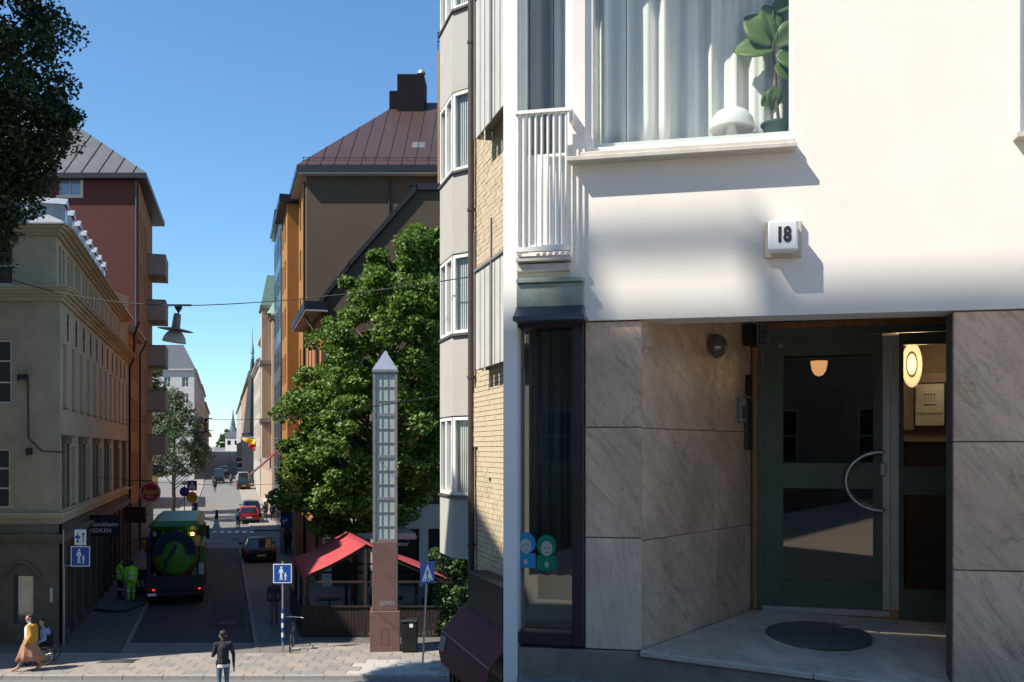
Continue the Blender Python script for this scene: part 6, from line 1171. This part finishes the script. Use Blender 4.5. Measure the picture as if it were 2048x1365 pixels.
    if hem is not None: ix[(ix == 1)&(ce[:,2] > hem)] = 0
    me.polygons.foreach_set('material_index', ix); me.polygons.foreach_set('use_smooth', [True]*nv); body = link('body', me, root)
    if not hairless:
        hb = MB(); capsule(hb, cr-face*.035+upv*.02, cr-face*.0+upv*.032, .098, .088, 14)
        if long_hair: capsule(hb, cr-face*.05, h-face*.09-upv*.2, .095, .06, 12)
        else: capsule(hb, cr-face*.045, h-face*.045-upv*.03, .085, .06, 12)
        ob2 = part('hair', hb, hair, root, smooth=True); md = ob2.modifiers.new('r','REMESH'); md.mode = 'VOXEL'; md.voxel_size = .014; md.use_smooth_shade = True
        tx = bpy.data.textures.get('hairtex') or bpy.data.textures.new('hairtex','CLOUDS'); tx.noise_scale = .03; m3 = ob2.modifiers.new('d','DISPLACE'); m3.texture = tx; m3.strength = .03; m3.mid_level = .5
    for sd in (-1,1):
        eb = MB(); ep = h+face*.089+side*sd*.032+upv*.028; eb.lathe([(0,-.007),(.007,0),(0,.007)], 8, ep); part('eye', eb, BLACK, root)
    return root, J
WTEE = M('white_cloth', (.7,.69,.67), .9, .06, 8); MUST = M('mustard_knit', (.52,.27,.045), .9, .12, 12, bump=.3); NAVYC = M('navy_cloth', (.028,.027,.035), .9, .2, 10, bump=.3, bscale=40); JEAN = M('denim', (.1,.17,.24), .9, .25, 10, bump=.2); HIV = M('hi_vis_yellow', (.32,.75,.03), .7, .1, 5); GREYT = M('grey_trousers', (.12,.11,.1), .9, .15); DKC = M('dark_cloth', (.018,.018,.02), .9, .2); DGC = M('dark_green_cloth', (.03,.04,.032), .9, .2); BLUS = M('blue_pattern_cloth', (.22,.3,.42), .9, .4, 30); SKRT = M('rust_skirt_print', (.3,.1,.06), .9, .4, 30, rgb2=(.5,.3,.2))
def lathe_cloth(prof, n=36, fold=.06, seed=0, c=(0,0)):
    mb = MB(); rnd = random.Random(seed); ph = rnd.uniform(0,6); rings = []
    for k,(rx,ry,z,ox,oy) in enumerate(prof):
        a_ = fold*k/len(prof); rings.append([(ox+rx*math.cos(a)*(1+a_*math.sin(9*a+ph)), oy+ry*math.sin(a)*(1+a_*math.sin(9*a+ph)), z) for a in [2*math.pi*i/n for i in range(n)]])
    mb.loft(rings, cap=False); return mb
# woman in the mustard cardigan, striding left
c = on(60,1346); w_, _ = person((c.x,c.y,.07), R(-75), 'walking woman in mustard cardigan, white top and rust skirt on the sunlit pavement', WTEE, SKRT, dict(knL=(.09,-.17,.5),anL=(.09,-.33,.12),toL=(.1,-.5,.05),knR=(-.09,.1,.5),anR=(-.09,.3,.12),toR=(-.1,.16,.04),elL=(.27,.1,1.14),wrL=(.24,-.04,.93),elR=(-.26,.02,1.14),wrR=(-.2,-.14,.98),look=Vector((.45,-1,-.05))), HAIRB, vox=.013, long_hair=True, shoes=SKIN, bare_legs=True, fat=1.14, fingers=True, scale=.97)
sk_ = lathe_cloth([(.185,.155,1.05,0,0),(.2,.18,.95,0,0),(.22,.25,.75,0,-.02),(.24,.34,.5,0,.0),(.26,.42,.33,0,.02)], fold=.16); o = part('skirt', sk_, SKRT, w_, smooth=True); md = o.modifiers.new('t','SOLIDIFY'); md.thickness = .008
cd = MB()
for s,el,wr in ((1,(.27,.1,1.14),(.24,-.04,.93)),(-1,(-.26,.02,1.14),(-.2,-.14,.98))): capsule(cd, (s*.185,.01,1.42), el, .078, .066); capsule(cd, el, wr, .066, .05)
capsule(cd, (.12,.06,1.36), (.13,.06,.98), .13, .13); capsule(cd, (-.12,.06,1.36), (-.13,.06,.98), .13, .13); capsule(cd, (0,.1,1.36), (0,.1,.98), .13, .14)
o = part('cardigan', cd, MUST, w_, smooth=True); md = o.modifiers.new('r','REMESH'); md.mode = 'VOXEL'; md.voxel_size = .018; md.use_smooth_shade = True; m2 = o.modifiers.new('s','SMOOTH'); m2.iterations = 4
# wheelchair user behind her
c = on(88,1332); wc = thing('wheelchair', (c.x,c.y,.07), 'black wheelchair behind the woman in the mustard cardigan', 'wheelchair', rz=R(-80))
for s in (-1,1):
    ring = [(s*.3,.08+.3*math.cos(a),.31+.3*math.sin(a)) for a in [2*math.pi*i/30 for i in range(31)]]; mb = MB(); mb.tube(ring, .016, 6); wv = part('wheel', mb, TYRE, wc, smooth=True); mb = MB(); mb.tube([(s*.33,.08+.26*math.cos(a),.31+.26*math.sin(a)) for a in [2*math.pi*i/30 for i in range(31)]], .009, 5)
    for i in range(9): a = math.pi*i/9; mb.tube([(s*.3,.08+.29*math.cos(a),.31+.29*math.sin(a)),(s*.3,.08-.29*math.cos(a),.31-.29*math.sin(a))], .003, 3)
    part('push_rim', mb, STEEL, wv)
    ring = [(s*.22,-.42+.08*math.cos(a),.09+.08*math.sin(a)) for a in [2*math.pi*i/16 for i in range(17)]]; mb = MB(); mb.tube(ring, .018, 6); part('caster', mb, TYRE, wc)
    mb = MB(); mb.tube([(s*.24,.2,.95),(s*.24,.16,.5),(s*.24,-.3,.48),(s*.2,-.5,.12)], .014, 6); part('side_frame', mb, BLACK, wc)
mb = MB(); mb.box(-.23,.23,-.28,.16,.46,.5); part('seat', mb, BLACK, wc); mb = MB(); mb.box(-.23,.23,.15,.2,.5,.92); part('backrest', mb, BLACK, wc); mb = MB(); mb.box(-.18,.18,-.6,-.48,.1,.13); part('footrest', mb, BLACK, wc)
sp = dict(pel=(0,.03,.6),bel=(0,.06,.75),che=(0,.04,.98),nk=(0,.0,1.15),hd=(0,-.03,1.29),shL=(.17,.03,1.08),shR=(-.17,.03,1.08),elL=(.27,.12,.83),wrL=(.3,-.1,.7),elR=(-.27,.12,.83),wrR=(-.3,-.1,.7),hiL=(.09,0,.6),hiR=(-.09,0,.6),knL=(.1,-.4,.62),knR=(-.1,-.4,.62),anL=(.1,-.5,.2),anR=(-.1,-.5,.2),toL=(.1,-.64,.17),toR=(-.1,-.64,.17),look=Vector((.3,-1,-.1)))
person((c.x,c.y,.07), R(-80), 'seated wheelchair user in a blue patterned shirt behind the walking woman', BLUS, DKC, sp, HAIRB, vox=.016, long_hair=True, fingers=True)
# man looking at something in his hand, back to the viewer
c = Vector(((446-CX)/F*26.4, 26.4, -.05)); mn, _ = person(c, R(200), 'man in dark jacket and jeans seen from behind at the bottom edge', NAVYC, JEAN, dict(hd=(.0,-.1,1.61),nk=(0,-.02,1.49),che=(0,.0,1.3),elL=(.26,.02,1.12),wrL=(.12,-.2,1.22),elR=(-.27,.05,1.13),wrR=(-.28,-.03,.84),look=Vector((.15,-.85,-.55))), HAIRB, vox=.012, fat=1.08, hem=.84, fingers=True, scale=1.03)
mb = MB(); mb.lathe([(.165,.86),(.168,.9),(.165,.94)], 30); mb.v = [(x,y*.9,z-.06) for x,y,z in mb.v]; part('shirt_hem', mb, WTEE, mn, smooth=True)
mb = MB(); mb.tube([(-.3,-.06,.78),(-.29,-.1,.62)], .018, 6); part('held_glasses_case', mb, BLACK, mn)
# workers in hi-vis
for i,(px,py,rz,lb__,ps) in enumerate(((262,1206,200,'worker in full yellow hi-vis suit standing with back turned by the truck',{}),(240,1202,130,'worker in hi-vis jacket turned sideways beside the first worker',dict(wrL=(.12,-.28,1.1),elL=(.24,-.05,1.12),wrR=(-.1,-.28,1.1),elR=(-.24,-.05,1.12))))):
    c = on(px,py); wk, _ = person((c.x,c.y,.07), R(rz), lb__, HIV, HIV if i == 0 else DKC, ps, HAIRD, vox=.018, fat=1.18, hem=.85, group='workers beside the truck', scale=1.03)
    for z in (1.02,1.2): mb = lathe_cloth([(.205,.185,z,0,.0),(.205,.185,z+.05,0,.0)], fold=0); o = part('reflective_band', mb, SWHT, wk); md = o.modifiers.new('t','SOLIDIFY'); md.thickness = .006
    for s in (-1,1): mb = MB(); mb.tube([(s*.1,.0,.42),(s*.1,.0,.47)], .082, 14); part('reflective_band', mb, SWHT, wk)
walk = dict(knL=(.09,-.12,.5),anL=(.09,-.22,.1),toL=(.1,-.38,.05),knR=(-.09,.08,.5),anR=(-.09,.28,.13),toR=(-.1,.15,.04)); walk2 = dict(knR=(-.09,-.1,.5),anR=(-.09,-.16,.1),toR=(-.1,-.32,.05),knL=(.09,.06,.5),anL=(.09,.2,.11),toL=(.1,.07,.04))
c = on(548,1252); person((c.x,c.y,.07), R(15), 'man in dark green sweater walking towards the viewer behind the blue sign', DGC, GREYT, walk2, HAIRD, vox=.018, hem=.88)
c = on(576,1113); person((c.x,c.y,.07), R(195), 'dark dressed man walking away on the shaded right pavement', DKC, DKC, walk, HAIRD, vox=.025, fat=1.1)
def far_person(px, Y, rz, label, top, legs, pose=walk, hair=HAIRD, **k): return person((*Vector(((px-CX)/F*Y, Y)), gz(Y)), R(rz), label, top, legs, pose, hair, vox=.032, **k)
fw2,_ = far_person(433, 79.5, -80, 'woman in long pale skirt crossing the sunlit cross street', DKC, WTEE, hair=HAIRB, long_hair=True)
o = part('skirt', lathe_cloth([(.16,.14,1.02,0,0),(.2,.2,.7,0,0),(.27,.32,.2,0,0)], fold=.12), M('pale_skirt',(.6,.55,.42),.9,.1), fw2, smooth=True); md = o.modifiers.new('t','SOLIDIFY'); md.thickness = .01
far_person(532, 97, 190, 'person in white shirt walking up the right pavement', WTEE, JEAN); far_person(545, 89, 195, 'person in dark clothes with hands down beyond the blue car', NAVYC, DKC); far_person(530, 90, 170, 'person in dark top carrying a bag left of the darker walker', DKC, GREYT, walk2)
far_person(430, 128, 10, 'lone dark figure standing in the shaded hill road', DKC, DKC, {}); far_person(390, 92, 20, 'dark figure on the left pavement below the yellow speed sign', DKC, DKC, walk2); far_person(462, 142, 20, 'tiny figure walking in the road beside the parked row', GREYT, DKC)
cyc, _ = far_person(476, 82, 185, 'cyclist in white shirt beside the red hatchback', WTEE, JEAN, dict(pel=(0,.1,.98),bel=(0,.06,1.1),che=(0,-.06,1.3),nk=(0,-.12,1.46),hd=(0,-.16,1.6),shL=(.17,-.07,1.4),shR=(-.17,-.07,1.4),elL=(.24,-.2,1.2),elR=(-.24,-.2,1.2),wrL=(.24,-.42,1.06),wrR=(-.24,-.42,1.06),hiL=(.08,.1,.95),hiR=(-.08,.1,.95),knL=(.1,-.2,.72),knR=(-.1,-.14,.55),anL=(.1,.0,.4),anR=(-.1,.02,.18),toL=(.1,-.14,.36),toR=(-.1,-.12,.14))); p_ = cyc.location; bicycle((p_.x,p_.y,p_.z), R(5), 'bicycle ridden by the white-shirted cyclist')
